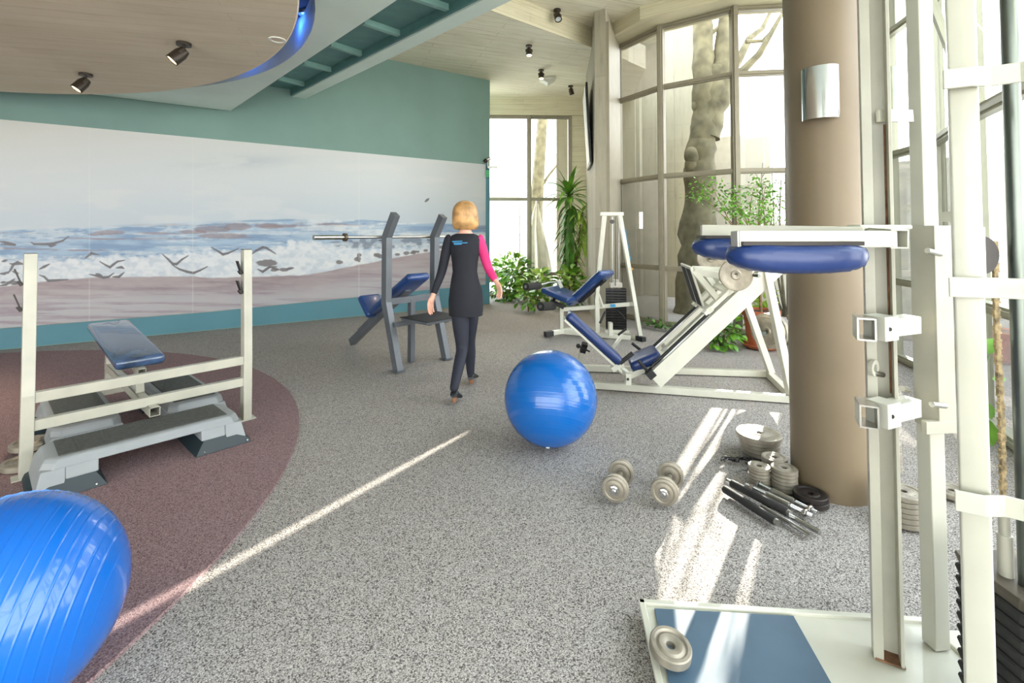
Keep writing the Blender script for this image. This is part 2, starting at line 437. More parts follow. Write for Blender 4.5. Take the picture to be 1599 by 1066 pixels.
# concrete ceilings: far bay, step, near bay
s0 = P(760, 15, CZ); s1 = P(930, 77, CZ); SDv = (s1-s0).normalized()
L0 = s0-SDv*6; L1 = s1+SDv*0.9
b = B(); b.prism([tuple(L0.xy), tuple(L1.xy), (2.6, 9.3), (3.0, 13), (-4, 13), (-6, 8)], CZ, CZ+0.45)
struct(b.build('ceiling_far', 'board_ceiling'))
b = B(); b.prism([tuple((L0-SDv*2).xy), (1.75, 9.0), (1.98, 8.62), (2.47, 7.78), (3.30, 7.15), (4.22, 7.02), (5.1, 7.36), (5.16, 7.2), (4.58, 5.62), (4.40, 4.8), (3.78, 3.72), (3.13, 2.4), (2.75, .8), (2.75, -3.4), (-4, -3.4)], CZ2, CZ2+0.2)
struct(b.build('ceiling', 'board_ceiling'))
SN = V((-SDv.y, SDv.x, 0)); 
if SN.y > 0: SN = -SN
b = B(); b.extrude([L0+V((0,0,0)), L1+V((0,0,0)), L1+V((0,0,0.36)), L0+V((0,0,0.36))], SN*0.02)
struct(b.build('trim_20', 'board_wall_x'))

# ---- facade toward the round courtyard (facets) and right-hand glazing
FP = [V((1.87, 8.5, 0)), V((2.38, 7.64, 0)), V((3.25, 7.0, 0)), V((4.22, 6.88, 0)), V((5.0, 7.2, 0))]
ZB, Z1, Z2, Z3, ZT = 0.0, 0.89, 2.34, 3.76, 4.72
winn = [0]
def facet(p, q, zs, mat='frame_bronze', mull=0.13, tr=0.075, skip=(), z0=0.0, deep=0.12, ends=(True, True), sub=0):
    winn[0] += 1
    w_ = bpy.data.objects.new('window_%d' % winn[0], None); COL.objects.link(w_); w_.location = ((p.x+q.x)/2, (p.y+q.y)/2, z0); w_['kind'] = 'structure'
    d = (q-p).normalized(); n = V((-d.y, d.x, 0)); fr = B(); gl_ = B()
    top = zs[-1]
    for e, pt in zip(ends, (p, q)):
        if e:
            fr.bar(pt+V((0,0,z0)), pt+V((0,0,top+.03)), mull*0.72, deep, up=n)
            fr.bar(pt+V((0,0,z0)), pt+V((0,0,top+.03)), mull*0.4, deep*1.5, up=n)
    for k_ in range(1, sub+1):
        pt = p.lerp(q, k_/(sub+1)); fr.bar(pt+V((0,0,z0)), pt+V((0,0,top+.03)), mull*0.6, deep*.9, up=n)
    for z in [z0+0.03]+list(zs):
        fr.bar(p+V((0,0,z)), q+V((0,0,z)), deep*0.6, tr, up=(0,0,1))
        fr.bar(p+V((0,0,z)), q+V((0,0,z)), deep*0.9, tr*0.45, up=(0,0,1))
    for i in range(len(zs)):
        lo = z0 if i == 0 else zs[i-1]
        if i in skip: continue
        a_, b_ = p+d*0.02, q-d*0.02
        gl_.quad(a_+V((0,0,lo)), b_+V((0,0,lo)), b_+V((0,0,zs[i])), a_+V((0,0,zs[i])))
    fr.build('window_frame', mat, w_)
    g = gl_.build('glass_pane', 'glass', w_); g['label'] = 'clear glass panes'
    return w_
for i in range(len(FP)-1): facet(FP[i], FP[i+1], (Z1, Z2, Z3, ZT), ends=(True, i == len(FP)-2))
RP = [V((5.0, 7.2, 0)), V((4.42, 5.65, 0)), V((4.25, 4.85, 0)), V((3.62, 3.8, 0)), V((2.98, 2.45, 0)), V((2.6, 0.8, 0)), V((2.6, -0.9, 0)), V((2.6, -3.2, 0))]
for i in range(len(RP)-1):
    facet(RP[i], RP[i+1], (Z1, Z2, Z3, ZT+.1), mat='frame_green', skip=(2,) if i == 3 else (), mull=0.12)
# hopper sash standing open above the second transom
hp, hq = RP[3].lerp(RP[4], .05), RP[3].lerp(RP[4], .95); hd = (hq-hp).normalized(); hn = V((hd.y, -hd.x, 0))
if hn.x > 0: hn = -hn
wn_ = bpy.data.objects.new('window_open', None); COL.objects.link(wn_); wn_.location = hp+V((0,0,Z2)); wn_['kind'] = 'structure'
ht = hn*0.34+V((0,0,1.33)); b = B(); n3 = hd.cross(ht).normalized()
c4 = [hp+V((0,0,Z2+.04)), hq+V((0,0,Z2+.04))]; c4 += [c4[1]+ht, c4[0]+ht]
for i in range(4): b.bar(c4[i], c4[(i+1) % 4], 0.055, 0.05, up=n3)
b.build('sash_frame', 'frame_green', wn_); B().quad(*c4).build('glass_pane', 'glass', wn_)
# rear glazing behind the camera (daylight side)
for x0 in (-9, -6.1, -3.2, -0.3): facet(V((x0, -3.3, 0)), V((x0+2.9, -3.3, 0)), (Z1, 2.34, 3.2), mat='frame_green')
struct(B().box((-2.5, -3.4, 3.95), (13.5, 0.3, 1.3)).build('wall_rear', 'board_wall_x'))

# ring beam over the courtyard facets
inn = [V((1.42, 8.6, 0)), V((1.99, 7.42, 0)), V((3.06, 6.72, 0)), V((4.3, 6.6, 0)), V((5.2, 6.95, 0))]
for i in range(4):
    pp = [inn[i], inn[i+1], FP[i+1]+V((.1, .25, 0)), FP[i]+V((.1, .25, 0))]
    b = B(); b.prism([tuple(x.xy) for x in pp], ZT+0.03, CZ2+0.05); struct(b.build('trim_%d' % (21+i), 'board_wall_x'))
for i in range(len(RP)-1):
    d = (RP[i+1]-RP[i]).normalized()
    b = B(); b.bar(RP[i]+V((0,0,4.95)), RP[i+1]+V((0,0,4.95)), 0.35, 0.3, ext=.05); struct(b.build('trim_%d' % (26+i), 'board_wall_x'))
# concrete pier at the corner, and jamb
b = B(); b.prism([(1.315, 7.60), (1.47, 7.50), (1.85, 8.42), (1.86, 8.65), (1.76, 11.4), (1.5, 9.7)], -0.02, CZ2)
struct(b.build('wall_pier', 'board_wall'))
b = B(); b.prism([(1.475, 7.52), (1.52, 7.5), (1.90, 8.42), (1.84, 8.45)], 0, ZT+.05); struct(b.build('trim_34', 'frame_bronze'))
# back wall with its own window
BL = V((-0.9, 11.25, 0)); BRi = V((1.37, 11.35, 0)); BR = V((2.0, 11.4, 0))
facet(V((-2.6, 11.2, 0)), V((0.40, 11.3, 0)), (0.5, 2.24, 4.17), ends=(True, False), mull=0.14)
facet(V((0.40, 11.3, 0)), BRi, (0.5, 2.24, 4.17), mull=0.14)
struct(B().extrude([V((-3.2, 11.1, 4.2)), BR+V((.4,-.15,4.2)), BR+V((.4,-.15,5)), V((-3.2, 11.1, 5))], (0, .35, 0)).build('wall_back', 'board_wall_x'))
struct(B().box((1.66, 11.42, 2.3), (0.6, 0.3, 4.7)).build('wall_back_pier', 'board_wall_x'))
struct(B().box((-3.4, 11.3, 2.4), (1.8, 0.3, 5)).build('wall_back_left', 'board_wall_x'))

# round painted column
colc = V((1.818, 2.80, 0)); CR = 0.200
b = B(); b.lathe([(0, -0.01), (CR, -0.01), (CR, CZ2+0.02), (0, CZ2+.02)], colc, seg=64)
struct(b.build('wall_column', 'column_paint', smooth=True))

# ============================================================ outdoors
struct(B().box((6, 22, -0.16), (90, 60, 0.1)).build('ground', 'outdoor_paving'))
sdx = V((math.sin(SUN_AZ), math.cos(SUN_AZ), 0)); spx = V((math.cos(SUN_AZ), -math.sin(SUN_AZ), 0))
def so_(off, D, z=0.0): return sdx*D + spx*off + V((0, 0, z))
def out_wall(o0, o1, D0, D1, z0, z1, mat, th=0.25, name='wall_outside_sun_block'):
    b = B(); p = so_(o0, D0); q = so_(o1, D1); n = sdx*th
    b.extrude([p+V((0,0,z0)), q+V((0,0,z0)), q+V((0,0,z1)), p+V((0,0,z1))], n); return struct(b.build(name, mat))
# tall concrete court wall opposite the facets, slots added to shape the floor sun streaks
out_wall(-5.66, -4.25, 11.0, 11.0, -.1, 7.5, 'court_wall')
out_wall(-4.25, -3.62, 11.05, 11.05, -.1, 7.5, 'court_wall')
out_wall(-3.62, -3.53, 11.1, 11.1, -.1, 1.55, 'court_wall'); out_wall(-3.62, -3.53, 11.1, 11.1, 1.95, 7.5, 'court_wall')
out_wall(-3.53, -2.30, 11.3, 11.3, -.1, 7.5, 'court_wall')
out_wall(-2.30, -2.215, 11.3, 11.3, -.1, 3.4, 'court_wall')
out_wall(-2.24, -2.17, 11.2, 11.2, -.1, 2.40, 'court_wall')
# added wall pieces that block the sun, gapped for the floor patches
out_wall(-2.18, -1.22, 10.6, 10.5, -.1, 3.4, 'outdoor_wall')
out_wall(-1.22, -0.90, 10.5, 10.4, -.1, 3.3, 'outdoor_wall')
out_wall(-0.90, -0.78, 10.4, 10.4, 1.62, 3.3, 'outdoor_wall')
out_wall(-0.90, -0.26, 10.4, 10.4, -.1, 1.62, 'outdoor_wall')
out_wall(-0.26, 0.42, 10.4, 10.2, -.1, 2.6, 'outdoor_white')
out_wall(0.42, 1.0, 10.2, 10.0, -.1, .9, 'outdoor_white'); out_wall(0.42, 1.0, 10.2, 10.0, 1.75, 2.6, 'outdoor_white')
out_wall(1.0, 5.0, 10.0, 9.0, -.1, 2.6, 'outdoor_white')
out_wall(-9.2, -5.73, 15.0, 15.0, -.1, 2.6, 'outdoor_wall')
out_wall(-12.5, -9.25, 15.0, 15.0, -.1, 3.0, 'outdoor_wall')
# canopy of the neighbouring wing, dark underside glimpsed at the top of the first facet
# tree in the court
def limb(b, pts, r0, r1, seg=12):
    if seg >= 12:      # thick limbs: gnarled outline
        q = []; rj = random.Random(int(abs(pts[0].x)*1000)+len(pts))
        for i in range((len(pts)-1)*4+1):
            f = i/4; k = min(int(f), len(pts)-2); p = pts[k].lerp(pts[k+1], f-k); q.append(p+V((rj.uniform(-.02, .02), rj.uniform(-.02, .02), 0)))
        m = len(q); b.tube(q, [(r0+(r1-r0)*i/(m-1))*rj.uniform(.88, 1.10) for i in range(m)], seg+6); return
    n = len(pts); b.tube([p for p in pts], [r0+(r1-r0)*i/(n-1) for i in range(n)], seg)
tr = thing('courtyard_tree', 'thick bare tree trunk with forking limbs standing outside the tall courtyard window', 'tree', A(1083, 505, 8.9)*1.0)
tr.location.z = -0.12
b = B(); Y = 8.9
limb(b, [A(1076, 545, Y), A(1080, 500, Y), A(1084, 420, Y), A(1090, 350, Y), A(1094, 290, Y), A(1092, 240, Y), A(1100, 200, Y), A(1110, 165, Y), A(1116, 135, Y), A(1119, 112, Y)], 0.35, 0.20, 16)
b.build('trunk', 'bark', tr, smooth=True)
b = B(); limb(b, [A(1096, 235, Y), A(1099, 170, Y), A(1099, 120, Y), A(1097, 60, Y), A(1096, 0, Y), A(1098, -80, Y)], 0.22, 0.14, 12); b.build('limb', 'bark', tr, smooth=True)
b = B(); limb(b, [A(1106, 215, Y), A(1112, 180, Y), A(1124, 140, Y), A(1132, 80, Y), A(1138, 20, Y), A(1142, -60, Y)], 0.24, 0.15, 12); b.build('limb', 'bark', tr, smooth=True)
b = B(); limb(b, [A(1128, 120, Y+.1), A(1150, 100, Y+.2), A(1170, 60, Y+.3), A(1190, 45, Y+.4), A(1202, 20, Y+.4)], 0.10, 0.03, 8); b.build('branch', 'bark', tr, smooth=True)
b = B(); limb(b, [A(1120, 130, Y), A(1160, 110, Y-.2), A(1185, 85, Y-.3), A(1205, 50, Y-.3), A(1222, 20, Y-.3)], 0.09, 0.03, 8)
limb(b, [A(1165, 65, Y-.2), A(1190, 64, Y-.2), A(1212, 40, Y-.2)], 0.04, 0.02, 6); b.build('branch', 'bark', tr, smooth=True)
b = B(); limb(b, [A(1104, 60, Y), A(1116, 48, Y), A(1134, 32, Y), A(1150, 22, Y)], 0.05, 0.02, 6); b.build('branch', 'bark', tr, smooth=True)
for bx_ in ((A(1080, 243, Y-.16), .14), (A(1079, 258, Y-.15), .12), (A(1090, 165, Y), .12)): B().sphere(bx_[0], bx_[1], 12, 8, (1, .8, 1.2)).build('burl', 'bark', tr, smooth=True)
b = B(); b.sphere(A(1100, 190, Y), .1, 10, 8)
b.build('burl', 'bark', tr, smooth=True)
# far buildings, washed out by daylight
def block(name, label, px0, px1, y0, y1, Y, mat, wins=()):
    a = A(px0, y0, Y); c = A(px1, y1, Y); c.z = -.12; t = thing(name, label, 'building', ((a.x+c.x)/2, Y+1, -0.1))
    B().box(((a.x+c.x)/2, Y+2, (a.z+c.z)/2), (abs(c.x-a.x), 4, abs(a.z-c.z))).build('wall', mat, t)
    for (u0, v0, u1, v1) in wins:
        p = A(u0, v0, Y-.02); q = A(u1, v1, Y-.02)
        B().box(((p.x+q.x)/2, Y-.02, (p.z+q.z)/2), (abs(q.x-p.x), .08, abs(p.z-q.z))).build('window', 'outdoor_dark', t)
    return t
block('house', 'pale house with dark balcony openings seen through the far left window', 832, 990, 240, 400, 26, 'outdoor_white',
      [(846, 262, 862, 270), (868, 262, 884, 270), (846, 282, 884, 287), (866, 320, 880, 330), (842, 345, 856, 356)])
block('apartment_house', 'white apartment house with small dark windows behind the far left pane', 690, 812, 215, 395, 34, 'outdoor_white',
      [(774, 262, 782, 270), (782, 335, 796, 348), (772, 300, 780, 306), (800, 335, 808, 348)])
block('garden_shed', 'low white building glimpsed behind shrub beside the column', 1166, 1330, 296, 395, 20, 'outdoor_white', [(1168, 318, 1240, 321), (1190, 322, 1192, 352)])
# closed parasol outside the back window
t = thing('closed_parasol', 'folded white parasol standing outside the far window beside the palm-like plant', 'parasol', (0.62, 12.2, -0.11))
b = B(); b.cyl((0.62, 12.2, -.11), (0.62, 12.2, 2.35), 0.025, 10); b.build('pole', 'steel_brushed', t)
b = B(); n = 40; rings = []
for i, (z, r) in enumerate([(2.2, .03), (1.95, .08), (1.5, .16), (1.0, .24), (0.5, .3), (0.2, .34), (.02, .33)]):
    rings.append([b.bm.verts.new((0.62+.02*math.sin(z*3)+math.cos(2*PI*k/n)*r*(1+.22*math.cos(k*PI/2.5)), 12.2+math.sin(2*PI*k/n)*r*(1+.22*math.cos(k*PI/2.5)), z)) for k in range(n)])
for i in range(6):
    for k in range(n): b.bm.faces.new((rings[i][k], rings[i][(k+1)%n], rings[i+1][(k+1)%n], rings[i+1][k]))
b.build('canopy', 'canvas_white', t, smooth=True)
# bare tree outside the back window
t = thing('slender_tree', 'slender pale tree trunk outside the far left window', 'tree', (0.95, 15, -.11))
b = B(); limb(b, [A(832, 440, 15), A(834, 380, 15), A(838, 320, 15), A(842, 260, 15), A(847, 190, 15), A(850, 120, 15)], .26, .14, 10); b.build('trunk', 'bark', t, smooth=True)
b = B(); limb(b, [A(840, 300, 15), A(856, 275, 15), A(872, 255, 15), A(892, 245, 15)], .05, .02, 6); b.build('branch', 'bark', t, smooth=True)

# added twigs between court tree and blocking wall (break the sun into flecks)
rg = random.Random(21)
ts_ = thing('sun_fleck_twigs', 'added thin branches breaking up the sun outside between the fig tree and the column', 'shrub', tuple(so_(-.55, 9.7, -.11)))
for k in range(8):
    o_ = -.92+.74*k/7+rg.uniform(-.02, .02); b = B(); p0 = so_(-.55+rg.uniform(-.06, .06), 9.7, -.1); p1 = so_(o_*.8-.1, 9.7+rg.uniform(-.2, .2), .8); p2 = so_(o_, 9.7+rg.uniform(-.3, .3), 1.6+rg.uniform(0, .3)); p3 = so_(o_+rg.uniform(-.15, .15), 9.7, 2.3+rg.uniform(0, .5))
    limb(b, [p0, p1, p2, p3], .026, .008, 6)
    for q in range(5):
        f = rg.random(); a = p1.lerp(p2, f) if q % 2 else p2.lerp(p3, f); limb(b, [a, a+spx*rg.uniform(-.16, .16)+V((0, 0, rg.uniform(.05, .3)))], .010, .004, 5)
    b.build('branch', 'bark', ts_, smooth=True)
# ============================================================ printed seascape panel on the left wall
def vnoise(x, y, seed):
    xi = np.floor(x).astype(int); yi = np.floor(y).astype(int); xf = x-xi; yf = y-yi
    def h(a, b):
        n = (a*374761393 + b*668265263 + seed*144665) & 0xffffffff
        n = ((n ^ (n >> 13))*1274126177) & 0xffffffff
        return ((n ^ (n >> 16)) & 0xffff)/65535.0
    u = xf*xf*(3-2*xf); v = yf*yf*(3-2*yf)
    return (h(xi, yi)*(1-u)+h(xi+1, yi)*u)*(1-v)+(h(xi, yi+1)*(1-u)+h(xi+1, yi+1)*u)*v
def fbm(x, y, seed=1, o=5):
    s = 0; a = .5; t = 0
    for i in range(o): s = s+a*vnoise(x*2**i, y*2**i, seed+i*17); t += a; a *= .55
    return s/t
def sm(e0, e1, x):
    t = np.clip((x-e0)/(e1-e0), 0, 1); return t*t*(3-2*t)
def make_mural():
    NU, NZ = 1150, 440
    u0 = -1.0; uL = (WB-WA).length - 0.108
    us = np.linspace(u0, uL, NU+1); 
    # bottom edge height along the wall
    def px_of(u, z):
        X = WA.x+WD.x*u; Y = WA.y+WD.y*u; zz = z-EYE
        fw = Y*math.cos(TILT)+zz*math.sin(TILT); up = -Y*math.sin(TILT)+zz*math.cos(TILT)
        return CX+F_PX*X/fw, CY-F_PX*up/fw
    zb = np.interp(us, [0, 2.2, 4.55, 5.75, 6.9], [.262, .27, .335, .375, .40])
    tt = np.linspace(0, 1, NZ+1)
    U, T = np.meshgrid(us, tt); Z = zb[None, :]*(1-T)+2.858*T
    px, py = px_of(U, Z)
    # ---- print design
    yh = np.interp(px, [-200, 0, 100, 200, 330, 450, 560, 700, 757], [366, 360, 356, 351, 346, 342, 343, 350, 352])
    ys = np.interp(px, [-200, 0, 60, 130, 170, 220, 330, 420, 470, 500, 560, 620, 700, 757], [404, 401, 402, 406, 399, 397, 391, 389, 374, 378, 389, 385, 378, 370])
    sh = np.interp(px, [-200, 0, 90, 150, 300, 330, 480, 540, 640, 700, 757], [448, 447, 437, 433, 431, 434, 429, 417, 398, 388, 377])
    nx = px*0.02; ny = py*0.14
    n1 = fbm(nx, ny, 3); n2 = fbm(px*.06, py*.3, 11); n3 = fbm(px*.012, py*.05, 29); n4 = fbm(px*.11, py*.16, 41); n5 = fbm(px*.008, py*.22, 57)
    C = lambda r, g, b: np.array([r, g, b], float)[None, None, :]
    L = lambda m, a, b_: a*(1-m[..., None])+b_*m[..., None]
    ts = np.clip((py-187)/(yh-187), 0, 1)
    col = L(sm(0, .6, ts), C(224, 224, 218), C(214, 219, 222)); col = L(sm(.55, 1.0, ts), col, C(198, 208, 217))
    cl = np.exp(-((px-375)/75)**2-((py-253-(px-375)*-.04)/9)**2)*sm(.35, .6, n3+.25*n2); col = L(cl*.5, col, C(178, 188, 198))
    cl = sm(.52, .75, n3)*sm(.1, .5, ts); col = L(cl*.35, col, C(226, 226, 224))
    # sea
    sea = L(sm(.3, .7, n1), C(126, 156, 192), C(166, 190, 214))
    br = sm(.60, .74, n5)*sm(.35, .6, n2+.1); sea = L(br*.75, sea, C(140, 122, 128))
    foam = sm(.53, .68, fbm(px*.014+3, py*.17, 71)+.15*(n4-.5)); 
    foam = np.clip(foam+sm(12, 0, np.abs(py-(yh+16+6*np.sin(px*.03))))*.55*sm(.35, .6, n2), 0, 1)
    foam = np.clip(foam*np.where(px > 480, .8, .6), 0, 1)
    sea = L(foam, sea, L(sm(.3, .7, n4), C(206, 214, 222), C(230, 232, 232)))
    for (cx_, cy_, a_, b_) in ((172, 363, 22, 4), (150, 366, 12, 2), (330, 358, 30, 5), (372, 354, 20, 6), (420, 353, 22, 4), (300, 362, 22, 3), (348, 368, 36, 4)):
        m = sm(1.25, .75, ((px-cx_)/a_)**2+((py-cy_)/b_)**2+1.2*(n4-.5)); sea = L(m*.55, sea, C(138, 114, 116))
    m = sm(1.3, .6, ((px-595)/75)**2+((py-378+(px-595)*.03)/9)**2+1.5*(n2-.5)); sea = L(m*.8, sea, L(sm(.4, .6, n4), C(112, 122, 138), C(170, 182, 196)))
    col = L(sm(-1.5, 1.5, py-yh+2*(n2-.5)), col, sea)
    surf = L(sm(.25, .7, n4), C(202, 211, 222), C(228, 231, 234)); surf = L(sm(.62, .8, n1)*.4, surf, C(196, 206, 218))
    col = L(sm(-4, 5, py-ys+14*(n4-.5)+8*(n2-.5)), col, surf)
    # sand
    d = py-sh
    sand = L(sm(2, 40, d), C(160, 142, 146), C(186, 182, 188)); sand = L(sm(.45, .65, n5)*.55, sand, C(138, 118, 128))
    sand = L(sm(.4, .7, n3)*.4, sand, C(190, 182, 182)); sand = L(sm(.35, .65, n2)*.18, sand, C(198, 192, 190))
    col = L(sm(-1, 1.5, d+3*(n2-.5)), col, sand)
    # birds : polylines in the print, dark grey
    birds = [
      [(0,377),(8,378),(24,382),(2,381)], [(49,378),(54,381),(74,381),(84,380),(98,376),(108,369)], [(74,381),(80,384),(88,382)],
      [(13,427),(18,420),(22,412),(40,412)], [(0,427),(8,427),(14,424)], [(16,411),(22,413),(28,409),(40,413)], [(20,423),(30,427)], [(4,408),(12,406)],
      [(62,420),(70,416),(78,412)], [(62,429),(70,432),(76,438),(92,437),(107,436)], [(0,446),(10,444),(20,438),(24,435)], [(20,444),(34,440)], [(2,441),(10,440)],
      [(133,403),(140,398),(143,395),(155,398)], [(156,408),(166,414),(172,417),(177,413),(184,408),(195,406)],
      [(140,428),(150,430),(162,433),(170,432),(178,426)], [(150,427),(160,430)], [(176,432),(186,432),(194,425)], [(182,418),(190,417),(194,419)],
      [(254,397),(262,404),(270,412),(276,412),(284,405),(294,399)], [(270,414),(280,420),(292,424),(302,426),(312,422),(324,416)],
      [(330,386),(342,393),(348,397),(356,395),(372,388)], [(392,397),(400,391),(410,386),(416,387),(430,396)],
      [(402,420),(410,424),(420,417),(432,416)], [(424,418),(436,421)], [(446,420),(458,418)], [(663,315),(669,310)],
      [(556,402),(560,407),(558,399)], [(584,396),(592,401)], [(640,395),(650,392)],]
    dark = C(104, 100, 106)
    for pl in birds:
        for i in range(len(pl)-1):
            ax, ay = pl[i]; bx, by = pl[i+1]; dx, dy = bx-ax, by-ay; q = dx*dx+dy*dy+1e-6
            t = np.clip(((px-ax)*dx+(py-ay)*dy)/q, 0, 1)
            dd = np.hypot(px-ax-t*dx, py-ay-t*dy); tot = (i+t)/(len(pl)-1)
            wd = .55+1.25*np.sin(np.clip(tot, 0, 1)*PI)
            m = sm(.7, -.4, dd-wd); col = L(m*.95, col, dark)
    for (cx_, cy_, a_, b_) in ((416,410,16,5.5),(530,409,6,3),(558,404,6,4),(560,398,4,3),(588,398,6,3),(594,400,5,3),(620,397,4,2),(634,395,5,3),(645,394,4,3),(652,393,3,2),(664,391,4,2),(688,386,4,2.5),(444,421,8,3),(428,421,6,3),(20,441,10,3)):
        m = sm(1.2, .7, ((px-cx_)/a_)**2+((py-cy_)/b_)**2+1.2*(n4-.5)); col = L(m*.85, col, C(110, 104, 106))
    # joints between printed sheets
    for x_ in (140, 301, 560):
        m = sm(1.1, .2, np.abs(px-x_)); col = L(m*.35, col, C(232, 230, 224))
    col = col/255.0; lc = np.where(col <= .04045, col/12.92, ((col+.055)/1.055)**2.4)*.77
    X = WA.x+WD.x*U+WN.x*.022; Yy = WA.y+WD.y*U+WN.y*.022
    verts = np.stack([X, Yy, Z], -1).reshape(-1, 3)
    idx = np.arange((NU+1)*(NZ+1)).reshape(NZ+1, NU+1)
    f = np.stack([idx[:-1, :-1], idx[:-1, 1:], idx[1:, 1:], idx[1:, :-1]], -1).reshape(-1, 4)
    me = bpy.data.meshes.new('seascape_mural'); me.vertices.add(len(verts)); me.vertices.foreach_set('co', verts.astype(np.float32).ravel())
    me.loops.add(f.size); me.loops.foreach_set('vertex_index', f.astype(np.int32).ravel())
    me.polygons.add(len(f)); me.polygons.foreach_set('loop_start', np.arange(0, f.size, 4, dtype=np.int32)); me.polygons.foreach_set('loop_total', np.full(len(f), 4, np.int32))
    me.update(); me.validate()
    ca = me.color_attributes.new('print', 'FLOAT_COLOR', 'POINT')
    ca.data.foreach_set('color', np.concatenate([lc.reshape(-1, 3), np.ones((len(verts), 1))], 1).astype(np.float32).ravel())
    t = NT('mural_print'); a = t.n('ShaderNodeVertexColor'); a.layer_name = 'print'
    t.col(a.outputs['Color']).set(Roughness=0.42); MATS['mural_print'] = t.m; me.materials.append(t.m)
    o = bpy.data.objects.new('print_sheet', me); COL.objects.link(o)
    return o, zb, us
root = thing('seascape_mural', 'very wide wall print of gulls over breaking sea waves and pale beach on teal wall', 'mural', WA+WD*3+WN*.02+V((0,0,.26)))
mo, zb, us = make_mural(); mo.parent = root; mo.location = -root.location
# backing board with thickness
b = B(); vs = []
for u, z in zip(us[::50], zb[::50]):
    p = WA+WD*float(u); vs.append((p+WN*.020+V((0,0,float(z))), p+WN*.020+V((0,0,2.858))))
for i in range(len(vs)-1):
    b.extrude([vs[i][0], vs[i+1][0], vs[i+1][1], vs[i][1]], -WN*.015)
b.build('backing_board', 'paper_white', root)
# ============================================================ frames: rotation helpers
def frame(o, e1):
    o = V(o); e1 = V(e1).normalized(); e2 = V((-e1.y, e1.x, 0))
    return lambda a, b_, z=0.0: o + e1*a + e2*b_ + V((0, 0, z))
def pad_mesh(corners_top, thick, n, up, bev=0.03):
    pass
def pad(name, mat, parent, c, L, W, T, dirL, up, bev=0.028, taper=1.0):
    """upholstered pad: length along dirL, thickness along up"""
    dirL = V(dirL).normalized(); up = V(up); up = (up-dirL*up.dot(dirL)).normalized(); x = dirL.cross(up)
    R = Matrix((x, dirL, up)).transposed()
    b = B(); r = bmesh.ops.create_grid(b.bm, x_segments=8, y_segments=14, size=0.5); bmesh.ops.delete(b.bm, geom=b.bm.verts[:], context='VERTS')
    b.box(c, (W, L, T), R, bev, 4)
    if taper != 1.0:
        for v in b.bm.verts:
            l = R.inverted() @ (v.co-V(c)); k = 1+(taper-1)*(l.y/L+.5); l.x *= k; v.co = R @ l + V(c)
    return b.build(name, mat, parent, smooth=True, auto=60)
# ---- large left exercise ball
def gym_ball(c, r, mat, label, axis, ridges, rh=.0016, name='exercise_ball'):
    t = thing(name, label, 'exercise ball', (c[0], c[1], 0)); b = B(); prof = []; n = 560
    for i in range(n+1):
        th = PI*i/n; rr = r
        s_ = math.cos(th)
        k = abs(((s_*ridges) % 1.0)-.5)
        if abs(s_) < .86: rr = r+rh*max(0, 1-k*8)
        prof.append((max(0.0, rr*math.sin(th)) if 0 < i < n else 0.0, -rr*math.cos(th)))
    b.lathe(prof, c, axis, 96); b.build('ball_skin', mat, t, smooth=True, auto=80)
    q = V(axis).normalized(); b = B(); q = -q; p = V(c)+q*(r-.004); b.cyl(p, p+q*.008, .012, 16); b.build('valve_plug', 'white_plastic', t, smooth=True)
    return t
gym_ball((-1.535, 1.49, 0.308), 0.308, 'ball_blue_left', 'big blue exercise ball cut off by the lower left corner, with raised ridges', (.90, .38, -.22), 11)
gym_ball((0.262, 3.336, 0.314), 0.314, 'ball_blue', 'round blue exercise ball standing alone in the middle of the grey carpet', (.1, .55, .85), 10, .0005)

# ---- white bench press rack with worn blue bench
fo = V((-2.455, 3.33, 0)); fr_ = frame(fo, (.67, .74, 0)); e1 = V((.67, .74, 0)).normalized(); e2 = V((-e1.y, e1.x, 0))
t = thing('bench_press_rack', 'white bench press stand with two upright posts and a worn blue bench behind grey steps', 'weight bench', tuple(fo), math.atan2(.74, .67))
HS = 0.60
for s, ln in ((-1, .13), (1, .05)):
    b = B(); base = fr_(s*HS, 0); knee = fr_(s*HS, .005, .47); top = fr_(s*HS, ln, 1.305)
    b.bar(base, knee+V((0,0,.01)), .075, .06, up=e1); b.bar(knee, top, .075, .06, up=e1)
    p = b.build('post', 'white_worn', t, bevel=.004)
    B().bar(top, top+V((0,0,.006)), .07, .056, up=e1).build('end_cap', 'iron_black', p)
    B().bar(fr_(s*HS-.06, 0, .006), fr_(s*HS+.06, 0, .006), .09, .012).build('foot_plate', 'white_worn', p)
    for zz in (1.17, 1.02):
        h0 = knee.lerp(top, (zz-.47)/.83)
        hb = B(); hb.bar(h0-e1*.036-V((0,0,.05)), h0-e1*.068+V((0,0,.045)), .05, .008, up=e1); hb.bar(h0-e1*.034-V((0,0,.055)), h0-e1*.05-V((0,0,.03)), .05, .02, up=e1)
        hb.build('bar_hook', 'iron_black', p)
for z in (.297, .46):
    B().bar(fr_(-HS+.03, 0, z), fr_(HS-.03, 0, z), .05, .062).build('crossbar', 'white_worn', t, bevel=.003)
def open_tube(b, p, q, w, h, th=.004, up=(0,0,1)):
    p = V(p); q = V(q); d = (q-p).normalized(); x = d.cross(V(up)).normalized(); z = x.cross(d)
    for s in (-1, 1):
        b.bar(p+x*s*(w/2-th/2), q+x*s*(w/2-th/2), th, h, up=z); b.bar(p+z*s*(h/2-th/2), q+z*s*(h/2-th/2), w, th, up=z)
b = B(); open_tube(b, fr_(0, -.10, .245), fr_(0, 1.60, .245), .06, .06); b.build('spine', 'white_worn', t)
b = B(); open_tube(b, fr_(0, .30, .43), fr_(0, 1.50, .53), .05, .05); b.build('bench_rail', 'white_worn', t)
b = B(); b.bar(fr_(0, .36, .27), fr_(0, .42, .44), .05, .05); b.build('strut', 'white_worn', t)
